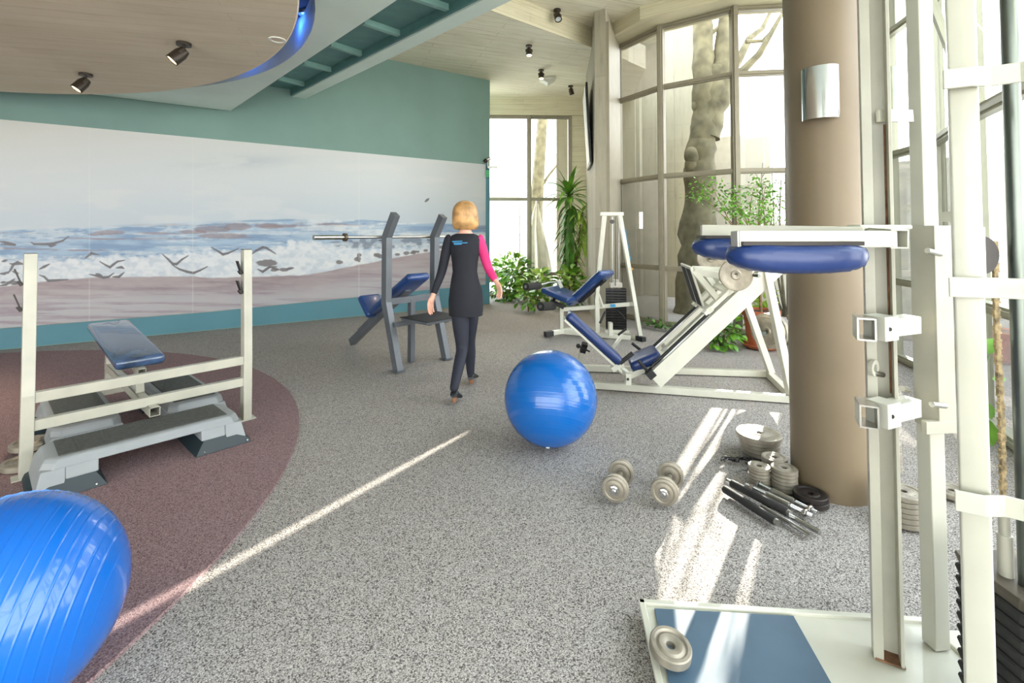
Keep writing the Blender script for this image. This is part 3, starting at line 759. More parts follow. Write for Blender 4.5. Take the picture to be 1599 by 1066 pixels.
b = B(); b.bar(fr_(0, 1.55, 0), fr_(0, 1.55, .56), .075, .06, up=e1); b.build('rear_leg', 'white_worn', t, bevel=.003)
B().bar(fr_(-.2, 1.55, .025), fr_(.2, 1.55, .025), .06, .05).build('rear_foot', 'white_worn', t, bevel=.003)
c0 = fr_(0, .33, .495); c1 = fr_(0, 1.66, .60)
pad('seat_pad', 'worn_vinyl', t, (c0+c1)/2, (c1-c0).length, .30, .075, c1-c0, (0,0,1), .03)

# ---- aerobic steps
def step(L_, W_, H_, name, label, loc, rz):
    t = thing(name, label, 'aerobic step', loc, rz); g = thing_local = Matrix.Translation(V(loc)) @ Matrix.Rotation(rz, 4, 'Z')
    b = B(); bm = b.bm; hb = .075
    # body shell: tapered top deck with two legs, built from stacked outlines
    def ring(hx, hy, z, c=.05):
        pts = [(-hx+c, -hy), (hx-c, -hy), (hx, -hy+c), (hx, hy-c), (hx-c, hy), (-hx+c, hy), (-hx, hy-c), (-hx, -hy+c)]
        return [bm.verts.new((x, y, z)) for x, y in pts]
    def skin(r):
        for i in range(len(r)-1):
            for k in range(8): bm.faces.new((r[i][k], r[i][(k+1) % 8], r[i+1][(k+1) % 8], r[i+1][k]))
    r = [ring(L_/2-.035, W_/2-.03, H_-.055), ring(L_/2-.05, W_/2-.035, H_-.02), ring(L_/2-.06, W_/2-.045, H_-.004), ring(L_/2-.075, W_/2-.06, H_)]
    skin(r); bm.faces.new(r[0][::-1]); bm.faces.new(r[-1])
    for s in (-1, 1):       # legs flare outward and down to the riser
        for (x0, x1, z0) in ((.0, .10, .035), (.10, .24, .085)):
            def q(x, y, z): return bm.verts.new((s*x, y, z))
            xt0, xt1 = L_/2-.04-x0, L_/2-.04-x1; k = (H_-.05-z0)*.22
            vs = []
            for z, fl in ((z0, k), (H_-.05, 0)):
                xo = xt0+(fl if x0 == 0 else 0); xi = xt1+ (0 if x0 == 0 else -fl*.0)
                hy = W_/2-.03+fl
                vs.append([q(xo, -hy, z), q(xi, -hy, z), q(xi, hy, z), q(xo, hy, z)])
            bm.faces.new(vs[0]); bm.faces.new(vs[1][::-1])
            for i in range(4): bm.faces.new((vs[0][i], vs[0][(i+1) % 4], vs[1][(i+1) % 4], vs[1][i]))
    bmesh.ops.transform(bm, matrix=g, verts=bm.verts)
    body = b.build('step_body', 'step_grey', t, bevel=.006)
    b = B(); b.box((0, 0, H_+.001), (L_-.23, W_-.15, .008), bev=.003); 
    for i in range(int((L_-.24)/.02)):
        b.box((-(L_-.25)/2+i*.02, 0, H_+.005), (.008, W_-.16, .003))
    bmesh.ops.transform(b.bm, matrix=g, verts=b.bm.verts); b.build('grip_mat', 'step_mat', t)
    for s in (-1, 1):
        b = B(); x0, x1 = L_/2+.0, L_/2-.30
        lo = [(x0+.012, W_/2+.012), (x1-.02, W_/2+.012)]; hi = [(x0-.015, W_/2-.01), (x1+.03, W_/2-.02)]
        bot = [b.bm.verts.new((s*lo[0][0], -lo[0][1], 0.005)), b.bm.verts.new((s*lo[1][0], -lo[1][1], 0.005)), b.bm.verts.new((s*lo[1][0], lo[1][1], 0.005)), b.bm.verts.new((s*lo[0][0], lo[0][1], 0.005))]
        m1 = [b.bm.verts.new((s*(x0-.0), -(W_/2+.0), .036)), b.bm.verts.new((s*(x1+.0), -(W_/2-.0), .036)), b.bm.verts.new((s*(x1+.0), W_/2-.0, .036)), b.bm.verts.new((s*x0, W_/2, .036))]
        m2 = [b.bm.verts.new((s*(x0-.11), -(W_/2-.02), .092)), b.bm.verts.new((s*(x1+.035), -(W_/2-.02), .092)), b.bm.verts.new((s*(x1+.035), W_/2-.02, .092)), b.bm.verts.new((s*(x0-.11), W_/2-.02, .092))]
        for A1, A2 in ((bot, m1), (m1, m2)):
            for i in range(4): b.bm.faces.new((A1[i], A1[(i+1) % 4], A2[(i+1) % 4], A2[i]))
        b.bm.faces.new(bot[::-1]); b.bm.faces.new(m2)
        bmesh.ops.transform(b.bm, matrix=g, verts=b.bm.verts); rs = b.build('riser_block', 'step_riser', t, bevel=.003)
        b = B()
        for sx in (0, 1):
            for sy in (-1, 1): b.sphere((s*(x0-.01-sx*.26), sy*(W_/2+.002), .02), .007, 8, 6)
        bmesh.ops.transform(b.bm, matrix=g, verts=b.bm.verts); st = b.build('screws', 'chrome', rs); st['kind'] = 'stuff'
    return t
rz = math.atan2(.74, .67)
step(1.07, .44, .20, 'aerobic_step', 'grey plastic step with ribbed mat lying across in front, under the rack crossbars', (-2.33, 3.12, 0), rz)
step(.98, .42, .195, 'aerobic_step', 'grey step pointing away on the left of the bench, behind the front step', (-3.10, 3.50, 0), rz+PI/2)
step(.98, .42, .195, 'aerobic_step', 'grey step pointing away on the right of the bench, behind the front step', (-2.66, 3.93, 0), rz+PI/2)
for o in S.objects:
    if o.name.startswith('aerobic_step'): o['group'] = 'aerobic steps around the white bench'

# ---- weight plates
def plate_profile(r, th, hole=.0145):
    return [(hole, -th*.30), (hole+.012, -th*.5), (hole+.022, -th*.5), (hole+.03, -th*.32), (r*.70, -th*.32), (r*.78, -th*.5), (r-.004, -th*.5), (r, -th*.40), (r, th*.40),
            (r-.004, th*.5), (r*.80, th*.5), (r*.72, th*.32), (hole+.03, th*.32), (hole+.022, th*.5), (hole+.012, th*.5), (hole, th*.30), (hole, -th*.30)]
def plate(name, label, c, r, th, mat='cast_iron', axis=(0,0,1), group=None, parent=None, hole=.0145, seg=40):
    b = B(); b.lathe(plate_profile(r, th, hole), c, axis, seg)
    # raised lettering-like ticks cast on the face
    Q = V(axis).to_track_quat('Z', 'Y').to_matrix()
    for k in range(22):
        if k % 11 in (9, 10): continue
        a = 2*PI*k/22
        for sgn in (1,):
            cc = V(c)+Q@V((math.cos(a)*r*.55, math.sin(a)*r*.55, sgn*th*.34))
            b.box(cc, (r*.035, r*.085 if k % 3 else r*.05, .0015), Q@Matrix.Rotation(a+PI/2 if k % 2 else a, 3, 'Z'))
    o = b.build(name, mat, parent, smooth=True, auto=30)
    if parent is None:
        me = o.data; cc = V(c)-V((0, 0, th/2)); me.transform(Matrix.Translation(-cc)); o.location = cc
        tag(o, label, 'weight plate', group)
    return o
def plate_stack(x, y, specs, labels, group, mat='cast_iron', hole=.0145):
    z = 0.004
    for i, (r, th, dx, dy) in enumerate(specs):
        plate('weight_plate', labels[i], (x+dx, y+dy, z+th/2), r, th, mat, group=group, hole=hole); z += th+.0006
p = P(41, 727); plate('weight_plate', 'beige weight plate flat on the red carpet behind the left rack post, the lower one', (p.x, p.y, .022), .118, .034, group='plates behind the white rack')
p = P(46, 708); plate('weight_plate', 'beige weight plate resting on top behind the left rack post', (p.x, p.y+.02, .0575), .115, .034, group='plates behind the white rack')
# ============================================================ grey incline bench with barbell
go = V((-.965, 5.325, 0)); gx = V((.645, .765, 0)).normalized(); gy = V((-.765, .645, 0)).normalized()
g_ = lambda a, b_, z=0.0: go+gx*a+gy*b_+V((0,0,z))
t = thing('incline_bench_rack', 'dark grey steel incline bench with two bent uprights and blue pads before the mural', 'weight bench', tuple(go), math.atan2(.765, .645))
for s in (-1, 1):
    b = B(); a = s*.335; base = g_(a, 0); knee = g_(a, .215, .68); mid = g_(a, .215, 1.40); top = g_(a, .07, 1.64)
    b.bar(base, knee+V((0,0,.015)), .075, .085, up=gy); b.bar(knee, mid+V((0,0,.02)), .075, .085, up=gy); b.bar(mid, top, .075, .085, up=gy)
    p = b.build('upright', 'grey_steel', t, bevel=.004)
    B().bar(mid+gy*.03+V((0,0,-.045)), mid+gy*.10+V((0,0,-.04)), .07, .012).build('bar_rest', 'grey_steel', p)
    B().bar(g_(a, -.05, .006), g_(a, .06, .006), .11, .01).build('foot_plate', 'grey_steel', p)
B().bar(g_(-.33, .215, .70), g_(.33, .215, .70), .05, .07).build('crossbar', 'grey_steel', t, bevel=.003)
B().bar(g_(-.33, .09, .47), g_(.33, .09, .47), .04, .05).build('crossbar', 'grey_steel', t, bevel=.003)
B().bar(g_(0, .215, 0.0), g_(0, .215, .70), .06, .06, up=gy).build('centre_post', 'grey_steel', t, bevel=.003)
b = B(); b.bar(g_(0, 1.42, .045), g_(0, .30, .82), .075, .09); b.build('spine', 'grey_steel', t, bevel=.004)
b = B(); b.bar(g_(0, 1.22, .22), g_(0, .86, .47), .08, .045); b.build('seat_slide', 'grey_steel', t, bevel=.003)
c0, c1 = g_(0, .84, .50), g_(0, .08, .97)
pad('back_pad', 'navy_vinyl', t, (c0+c1)/2, (c1-c0).length, .31, .085, c1-c0, gy+V((0,0,1)), .035)
b = B(); m_ = c0.lerp(c1, .72)-V((0,0,.05)); b.bar(m_-gy*.0, g_(0, .30, .80), .06, .07); b.build('pad_bracket', 'grey_steel', t)
c0, c1 = g_(0, .86, .45), g_(0, 1.06, .66)
pad('seat_pad', 'navy_vinyl', t, (c0+c1)/2, .31, .30, .085, c1-c0, -gy+V((0,0,1)), .038)
b = B(); b.box(g_(0, -.11, .515), (.46, .42, .03), Matrix.Rotation(math.atan2(.765, .645), 3, 'Z')); pl_ = b.build('spotter_platform', 'grey_steel', t, bevel=.003)
b = B(); b.box(g_(.02, -.12, .535), (.52, .46, .008), Matrix.Rotation(math.atan2(.765, .645), 3, 'Z')); b.build('rubber_mat', 'black_rubber', pl_)
b = B(); b.bar(g_(-.12, .12, .49), g_(-.12, -.25, .49), .04, .03); b.build('platform_arm', 'grey_steel', t)
b = B(); b.bar(g_(.12, .12, .49), g_(.12, -.25, .49), .04, .03); b.build('platform_arm', 'grey_steel', t)
# barbell
t = thing('barbell', 'long bare chrome barbell resting across the grey uprights', 'barbell', tuple(g_(0, .26, 1.36)), math.atan2(.765, .645))
zb_ = 1.395; yb_ = .275
B().cyl(g_(-.80, yb_, zb_), g_(.80, yb_, zb_), .015, 16).build('bar', 'steel_brushed', t, smooth=True)
for s in (-1, 1):
    q = B().cyl(g_(s*.80, yb_, zb_), g_(s*1.13, yb_, zb_), .0235, 20).build('sleeve', 'steel_brushed', t, smooth=True)
    B().cyl(g_(s*.785, yb_, zb_), g_(s*.81, yb_, zb_), .042, 20).build('collar', 'dull_bronze', q, smooth=True)

# ============================================================ leg extension machine with weight tower
t = thing('leg_extension_machine', 'white leg extension machine with navy seat, black foam rollers and tall weight tower', 'exercise machine', tuple(P(925, 530)), 0)
W_ = 'white_enamel'
b = B(); b.bar(A(856, 521, 6.75), A(905, 512, 7.0), .06, .06); f1 = b.build('front_foot', W_, t, bevel=.003)
b = B(); b.bar(A(851, 522, 6.73), A(863, 520, 6.79), .07, .075); b.build('rubber_cap', 'black_rubber', f1, bevel=.004)
b = B(); b.bar(A(880, 517.5, 6.87), A(985, 527, 6.62), .06, .06); b.build('base_beam', W_, t, bevel=.003)
b = B(); b.bar(A(950, 516, 7.1), A(1002, 529, 6.56), .06, .06); f2 = b.build('rear_foot', W_, t, bevel=.003)
b = B(); b.bar(A(995, 528, 6.62), A(1006, 531, 6.50), .07, .075); b.build('rubber_cap', 'black_rubber', f2, bevel=.004)
b = B(); b.bar(A(877, 516, 6.87), A(877, 478, 6.87), .05, .05, up=(0,1,0)); b.build('seat_post', W_, t, bevel=.003)
b = B(); b.bar(A(933, 520, 6.76), A(932, 470, 6.76), .06, .06, up=(0,1,0)); b.build('centre_post', W_, t, bevel=.003)
b = B(); b.bar(A(878, 483, 6.86), A(990, 474, 6.66), .045, .055); ab = b.build('main_arm', W_, t, bevel=.003)
b = B(); b.bar(A(953, 477.2, 6.70), A(961, 476.6, 6.69), .052, .035); b.build('maker_badge', 'cyan_print', ab)
mx_ = V((.80, -.60, 0)); my_ = V((.60, .80, 0))
sc_ = A(878, 459, 6.88); pad('seat_pad', 'navy_vinyl', t, sc_, .46, .46, .08, mx_*.96+V((0,0,-.27)), (0,0,1), .03)
bc = A(921, 449, 6.82); bd = mx_*.75+V((0,0,.66)); pad('back_pad', 'navy_vinyl', t, bc, .72, .42, .09, bd, -mx_*.66+V((0, 0, .75)), .035)
b = B(); nb = bd.normalized().cross(my_).normalized()
if nb.x < 0: nb = -nb
b.bar(bc-bd.normalized()*.25+nb*.06, bc+bd.normalized()*.25+nb*.06, .10, .03, up=nb); b.build('pad_backing', 'black_rubber', t)
b = B(); b.bar(A(931, 450, 6.78), A(941, 479, 6.72), .03, .03); b.build('pad_strut', W_, t)
b = B(); b.cyl(A(821, 447.5, 6.50), A(841, 446, 6.78), .052, 24); r1 = b.build('foam_roller', 'foam_black', t, smooth=True)
b = B(); b.cyl(A(820.6, 447.5, 6.495), A(822, 447.5, 6.51), .02, 14); b.build('roller_hub', 'steel_brushed', r1, smooth=True)
b = B(); b.cyl(A(844, 478.5, 6.45), A(863, 477.5, 6.72), .058, 24); r2 = b.build('foam_roller', 'foam_black', t, smooth=True)
b = B(); b.cyl(A(843.4, 478.5, 6.44), A(845, 478.5, 6.46), .024, 14); b.build('roller_hub', 'steel_brushed', r2, smooth=True)
b = B(); b.tube([A(840, 446, 6.76), A(858, 441, 6.9), A(874, 440, 6.95)], .013, 8); b.build('roller_bar', 'steel_brushed', t, smooth=True)
b = B(); b.bar(A(872, 437, 6.95), A(877, 449, 6.95), .05, .045, up=(0,1,0)); b.build('pivot_bracket', W_, t, bevel=.003)
b = B(); b.bar(A(860, 470, 6.78), A(882, 480, 6.86), .06, .04, up=(0,1,0)); b.bar(A(862, 474, 6.72), A(866, 466, 6.80), .03, .03); b.build('lever_arm', 'black_rubber', t)
b = B(); b.cyl(A(945, 487, 6.55), A(937, 504, 6.45), .016, 14); b.build('hand_grip', 'foam_black', t, smooth=True)
b = B(); b.cyl(A(963, 484, 6.66), A(976, 497, 6.5), .014, 14); b.build('hand_grip', 'foam_black', t, smooth=True)
# tower
Yt = 6.72
b = B(); b.bar(A(944, 336, Yt), A(931, 470, Yt+.05), .05, .075, up=(0,1,0)); b.build('tower_leg', W_, t, bevel=.003)
b = B(); b.bar(A(968, 336, Yt), A(1000, 527, Yt-.08), .05, .085, up=(0,1,0)); tl = b.build('tower_leg', W_, t, bevel=.003)
b = B(); b.bar(A(938, 334, Yt), A(973, 334, Yt), .09, .05); b.build('tower_top', W_, t, bevel=.003)
b = B(); b.bar(A(985, 474, 6.66), A(992, 474, 6.60), .05, .05); b.build('joint_block', W_, t)
random.seed(3)
b = B()
for k in range(15):       # faint upright script running down the leg
    f = k/14; p = A(976.5+8.0*f, 358+47*f, Yt-.055); b.box(p, (.022+.006*math.sin(k*2.1), .002, .008+.004*((k*7) % 3)), Matrix.Rotation(.35*math.sin(k*1.7), 3, 'Y'))
b.build('side_lettering', 'cyan_print', tl)
b = B(); b.lathe([(0, 0), (.022, 0), (.022, .003), (.012, .004), (0, .004)], A(986.5, 420, Yt-.055), (0, -1, 0), 24); b.build('round_emblem', 'brass', tl)
b = B(); b.cyl(A(956, 338, Yt+.12), A(956, 512, Yt+.12), .011, 10); b.build('guide_rod', 'steel_brushed', t, smooth=True)
b = B(); b.cyl(A(966, 338, Yt+.12), A(966, 512, Yt+.12), .011, 10); b.build('guide_rod', 'steel_brushed', t, smooth=True)
b = B(); b.cyl(A(961, 338, Yt+.06), A(961, 446, Yt+.06), .005, 6); b.build('cable', 'black_gloss', t)
b = B(); b.lathe([(0, -.012), (.03, -.012), (.024, 0), (.03, .012), (0, .012)], A(956, 346, Yt+.06), (0, 1, 0), 20); b.build('pulley', 'black_gloss', t, smooth=True)
z0_, z1_ = .10, .665
for k in range(15):
    zz = z0_+(z1_-z0_)*(k+.5)/15; b = B(); b.box(A(961, 480, Yt+.12)*0+V(((961-CX)/F_PX*(Yt+.12), Yt+.12, zz)), (.285, .12, (z1_-z0_)/15-.005), Matrix.Rotation(-.17, 3, 'Z'), bev=.003, seg=1)
    b.build('stack_plate', 'black_gloss', t)
b = B(); xc = (961-CX)/F_PX*(Yt+.12); b.box((xc, Yt+.12, z1_+.045), (.17, .09, .07), bev=.006); b.box((xc, Yt+.12, z1_+.1), (.05, .05, .05), bev=.004); b.build('stack_cap', 'steel_brushed', t)
b = B(); b.box((xc, Yt+.12, .07), (.34, .16, .05)); b.build('stack_base', W_, t, bevel=.003)
b = B(); b.bar(A(953, 523, 6.62), A(953, 503, 6.62), .05, .10, up=(0,1,0)); b.build('side_bracket', W_, t, bevel=.003)

# ============================================================ 45 degree leg press
t = thing('leg_press', 'large white angled leg press with blue pads on low rails beside the column', 'exercise machine', tuple(P(1080, 600)), 0)
up = V((0, 0, .03))
b = B(); b.bar(P(908, 604)+up, P(1236, 628)+up, .06, .06); b.build('front_rail', W_, t, bevel=.003)
b = B(); b.bar(P(898, 578)+up, P(1203, 588)+up, .06, .06); b.build('rear_rail', W_, t, bevel=.003)
b = B(); b.bar(P(898, 578)+up, P(908, 604)+up, .06, .06); b.build('end_rail', W_, t, bevel=.003)
b = B(); b.bar(P(1200, 588)+up, P(1240, 627)+up, .06, .06); b.build('end_rail', W_, t, bevel=.003)
def at2(px, py, Y): return A(px, py, Y)
YF, YR = 4.28, 4.80
q0, q1 = A(1021, 594, YF), A(1203, 424, YF); sl = (q1-q0).normalized(); sn = V((-sl.z, 0, sl.x)).normalized()
sh_ = V((.10, YR-YF, 0))
def sm_(a, Yf, dn=0.0):    # point on the slide: a metres from the foot, fraction across, height over centreline
    return q0+sl*a+sh_*Yf+sn*dn
Ls = (q1-q0).length
for k_, nm in ((0, 'slide_beam'), (1, 'slide_beam')):
    b = B(); p_, q_ = sm_(0, k_), sm_(Ls+.08, k_); b.bar(p_, q_, .05, .155, up=sn); b.build(nm, W_, t, bevel=.004)
for k_ in (0.02, .98):
    b = B(); b.cyl(sm_(.06, k_, .10), sm_(.75, k_, .10), .014, 12); b.build('guide_rod', 'black_gloss', t, smooth=True)
    b = B(); b.cyl(sm_(.75, k_, .10), sm_(Ls, k_, .10), .012, 12); b.build('guide_rod', 'steel_brushed', t, smooth=True)
b = B(); b.bar(sm_(.02, -.06, .06), sm_(.02, .10, .06), .07, .07, up=sn); b.build('stop_block', 'black_rubber', t, bevel=.004)
b = B(); b.bar(sm_(.30, .35, .02), sm_(Ls-.05, .35, .02), .10, .03, up=sn); b.build('centre_channel', W_, t)
b = B(); b.cyl(sm_(.20, .62, .06), sm_(.78, .62, .06), .012, 10); b.build('cable_rod', 'steel_brushed', t, smooth=True)
b = B(); b.bar(sm_(.24, .10, .05), sm_(.24, .90, .05), .04, .03, up=sn); b.build('cross_stop', W_, t)
b = B(); b.bar(sm_(Ls+.05, -.03, 0), sm_(Ls+.05, 1.03, 0), .05, .15, up=sn); b.build('top_cross', W_, t, bevel=.003)
b = B(); b.bar(sm_(.02, .05, -.03), sm_(.02, .95, -.03), .05, .06, up=sn); b.build('bottom_cross', W_, t)
# carriage
b = B(); b.bar(sm_(.78, -.04, .12), sm_(.78, 1.04, .12), .06, .05, up=sn); b.bar(sm_(1.02, -.04, .12), sm_(1.02, 1.04, .12), .06, .05, up=sn)
for k_ in (0.03, .97): b.bar(sm_(.72, k_, .125), sm_(1.08, k_, .125), .07, .035, up=sn)
cg = b.build('carriage', W_, t, bevel=.003)
f_rt, f_ft, f_fb, f_rb = A(1062, 411, 4.72), A(1077, 417, 4.40), A(1098, 481, 4.40), A(1081, 470, 4.72)
nf = (f_ft-f_rt).cross(f_rb-f_rt).normalized()
b = B(); b.extrude([f_rt, f_ft, f_fb, f_rb], nf*.02); fp = b.build('foot_plate', W_, cg, bevel=.003)
if nf.x > 0: off = -.004
else: off = .024
for (u0_, u1_) in ((.08, .44), (.56, .92)):
    L4 = lambda u, v: (f_rt.lerp(f_ft, u)).lerp(f_rb.lerp(f_fb, u), v)
    b = B(); b.extrude([L4(u0_, .06), L4(u1_, .06), L4(u1_, .96), L4(u0_, .96)], nf*.003)
    for v in b.bm.verts: v.co += nf*off
    b.build('grip_strip', 'black_rubber', fp)
b = B(); b.bar(A(1082, 421, 4.80), A(1150, 424, 4.80), .05, .075); b.build('push_bar', W_, t, bevel=.003)
b = B(); b.bar(A(1084, 424, 4.42), A(1140, 432, 4.34), .05, .06); b.build('push_bar', W_, t, bevel=.003)
b = B(); b.bar(A(1084, 424, 4.42), sm_(.90, .05, .12), .05, .05, up=(0,1,0)); b.build('carriage_post', W_, t)
b = B(); b.bar(A(1100, 424, 4.80), sm_(1.0, .95, .12), .05, .05, up=(0,1,0)); b.build('carriage_post', W_, t)
ax = V((.19, .98, 0)).normalized()
pc_f, pc_r = A(1149, 429, 4.16), A(1110, 403, 4.98)
b = B(); b.cyl(pc_f-V((-.15,.10,0)), pc_f+ax*.30, .014, 14); b.build('plate_peg', 'dark_rod', t, smooth=True)
b = B(); b.cyl(pc_r-ax*.24, pc_r+ax*.08, .014, 14); b.build('plate_peg', 'dark_rod', t, smooth=True)
# seat, back pad and supports
bp0, bp1 = A(887, 490, 4.62), A(966, 562, 4.55); bdir = (bp1-bp0).normalized(); bn = V((.67, 0, .74))
pad('back_pad', 'blue_vinyl', t, (bp0+bp1)/2, (bp1-bp0).length+.02, .34, .085, bdir, bn, .035)
b = B(); nn = (bn-bdir*bn.dot(bdir)).normalized(); b.bar(bp0-nn*.055, bp1+bdir*.10-nn*.055, .30, .022, up=nn); b.build('pad_board', W_, t, bevel=.003)
s0_, s1_ = A(985, 568, 4.55), A(1026, 550, 4.52)
pad('seat_pad', 'blue_vinyl', t, (s0_+s1_)/2, .29, .34, .10, s1_-s0_, (0,0,1), .04)
b = B(); b.bar(A(913, 538, 4.75), A(903, 570, 4.85), .045, .045, up=(0,1,0)); st = b.build('pad_prop', W_, t, bevel=.002)
b = B(); b.bar(A(913.5, 536, 4.745), A(909.5, 549, 4.78), .054, .054, up=(0,1,0)); b.build('collar', 'black_rubber', st, bevel=.002)
b = B(); b.cyl(A(905, 541, 4.6), A(921, 549, 4.6), .008, 8); b.sphere(A(903, 540, 4.6), .022, 10, 8); b.build('adjusting_knob', 'black_rubber', st)
b = B(); b.bar(A(980.5, 600, 4.33), A(980.5, 583, 4.33), .05, .055, up=(0,1,0)); br = b.build('pivot_bracket', W_, t, bevel=.003)
b = B(); b.cyl(A(980.5, 592, 4.30), A(980.5, 592, 4.285), .012, 12); b.build('pivot_bolt', 'black_rubber', br)
b = B(); b.bar(A(960, 570, 4.5), A(983, 586, 4.36), .05, .05); b.build('seat_link', W_, t, bevel=.003)
b = B(); b.bar(A(983, 586, 4.40), A(1030, 566, 4.42), .05, .05); b.build('seat_link', W_, t, bevel=.003)
b = B(); b.bar(A(955, 577, 4.42), A(972, 566, 4.42), .05, .05); b.build('seat_link', W_, t, bevel=.003)
for pts in (((968, 567, 4.40), (988, 551, 4.40), .02), ((987, 536, 4.78), (1001, 547, 4.72), .014), ((997, 563, 4.30), (1012, 580, 4.30), .014), ((965,523,4.85),(978,513,4.85),.012)):
    b = B(); b.cyl(A(*pts[0]), A(*pts[1]), pts[2], 12); b.build('hand_grip', 'foam_black', t, smooth=True)
b = B(); b.bar(A(955, 545, 4.88), A(973, 522, 4.88), .03, .03); b.build('grip_arm', W_, t)
# rear legs
b = B(); b.bar(A(1204, 582, 4.82), A(1164, 468, 4.82), .06, .06, up=(0,1,0)); lg = b.build('rear_leg', W_, t, bevel=.003)
b = B(); b.bar(P(1236, 628)+V((0,0,.05)), A(1193, 408, 4.28), .06, .07, up=(0,1,0)); b.build('rear_leg', W_, t, bevel=.003)
b = B(); b.cyl(A(1191, 520, 4.82), A(1191, 520, 4.82)+V((.22, .10, 0)), .014, 12); b.bar(A(1180, 521, 4.82), A(1195, 520, 4.82), .03, .04); b.build('plate_peg', 'dark_rod', t, smooth=True)
G = 'plates loaded on the leg press'
plate('weight_plate', 'round grey weight plate on the near peg of the leg press under blue pads', pc_f, .137, .028, 'cast_iron', axis=-ax, group=G)
plate('weight_plate', 'grey weight plate on the far peg of the leg press, half hidden by blue pads', pc_r, .137, .028, 'cast_iron', axis=-ax, group=G)
c_ = A(1190, 516, 4.82)
plate('weight_plate', 'large grey plate stored on edge behind the white rear leg, nearer of the pair', c_+V((.07, .03, -.01)), .175, .045, 'cast_iron', axis=(-.85, -.45, .0), group=G)
plate('weight_plate', 'large grey plate stored on edge behind the white rear leg, farther of the pair', c_+V((.125, .06, -.01)), .175, .045, 'cast_iron', axis=(-.85, -.45, .0), group=G)
# ============================================================ white shoulder-pad squat machine on the right
t = thing('squat_machine', 'tall white squat machine with blue shoulder pads, blue-matted floor plate and chain-driven weight stack', 'exercise machine', (1.2, 1.5, 0), 0)
PZ = .045
b = B(); b.prism([(.488, 1.862), (1.485, 1.775), (1.50, .92), (.395, .95)], .004, PZ-.004); bp = b.build('base_platform', 'white_enamel', t, bevel=.003)
b = B()
cs = [V((.488, 1.862, PZ)), V((1.485, 1.775, PZ)), V((1.50, .92, PZ)), V((.395, .95, PZ))]
for i in (0, 1, 3): b.bar(cs[i], cs[(i+1) % 4], .022, .016, ext=.01)
b.build('edge_lip', 'white_enamel', bp, bevel=.003)
m0 = [P(1022, 951, PZ), P(1239, 963, PZ), P(1302, 1075, PZ), P(1330, 1140, PZ), P(1056, 1140, PZ), P(1046, 1075, PZ)]
b = B(); b.prism([tuple(q.xy) for q in m0], PZ-.002, PZ+.004); b.build('foot_mat', 'mat_blue', bp)
b = B(); b.prism([(1.51, 1.76), (2.05, 1.72), (2.02, .95), (1.50, .95)], .004, .03); b.build('stack_base', 'white_enamel', t, bevel=.003)
TOPZ = 2.45
# channel guide post
cp = V((1.228, 1.625, 0)); R0 = Matrix.Rotation(math.radians(-30), 3, 'Z')
b = B(); 
def lb(b, c, size, off): b.box(V(c)+R0@V(off), size, R0)
lb(b, (cp.x, cp.y, (TOPZ+PZ)/2), (.028, .05, TOPZ-PZ), (-.026, 0, 0)); lb(b, (cp.x, cp.y, (TOPZ+PZ)/2), (.010, .055, TOPZ-PZ), (.036, 0, 0)); lb(b, (cp.x, cp.y, (TOPZ+PZ)/2), (.075, .006, TOPZ-PZ), (0, .027, 0))
gp = b.build('guide_post', 'white_worn', t, bevel=.0015)
b = B(); lb(b, (cp.x, cp.y, 1.0), (.005, .006, .9), (.028, .020, .35)); b.build('rust_streak', 'rust', gp)
b = B(); lb(b, (cp.x, cp.y, PZ+.003), (.078, .055, .006), (.004, 0, 0)); b.build('weld_foot', 'rust', gp)
# second post, set on edge
sp_ = V((1.43, 1.675, 0)); R45 = Matrix.Rotation(math.radians(6), 3, 'Z')
b = B(); b.box((sp_.x, sp_.y, (TOPZ+PZ)/2), (.055, .05, TOPZ-PZ), R45); b.build('rear_post', 'post_white', t, bevel=.003)
b = B(); b.bar(A(1370, 181, 1.62), A(1424, 181, 1.66), .012, .042); b.build('tie_strap', 'white_enamel', t, bevel=.002)
# near post with bent guard straps
np_ = V((1.128, 1.20, 0)); Rn = Matrix.Rotation(math.radians(-40), 3, 'Z')
b = B(); b.box((np_.x, np_.y, 1.24), (.056, .05, 2.44), Rn, bev=.006, seg=3); b.build('front_post', 'post_white', t, smooth=True)
for z_ in (1.808, 1.302, .795):
    b = B(); path = [V((1.060, 1.175, z_)), V((1.105, 1.150, z_)), V((1.15, 1.150, z_)), V((1.19, 1.120, z_)), V((1.225, 1.06, z_)), V((1.25, .98, z_)), V((1.26, .86, z_))]
    for i in range(len(path)-1): b.bar(path[i], path[i+1], .007, .048, ext=.002)
    b.build('guard_strap', 'post_white', t, bevel=.002)
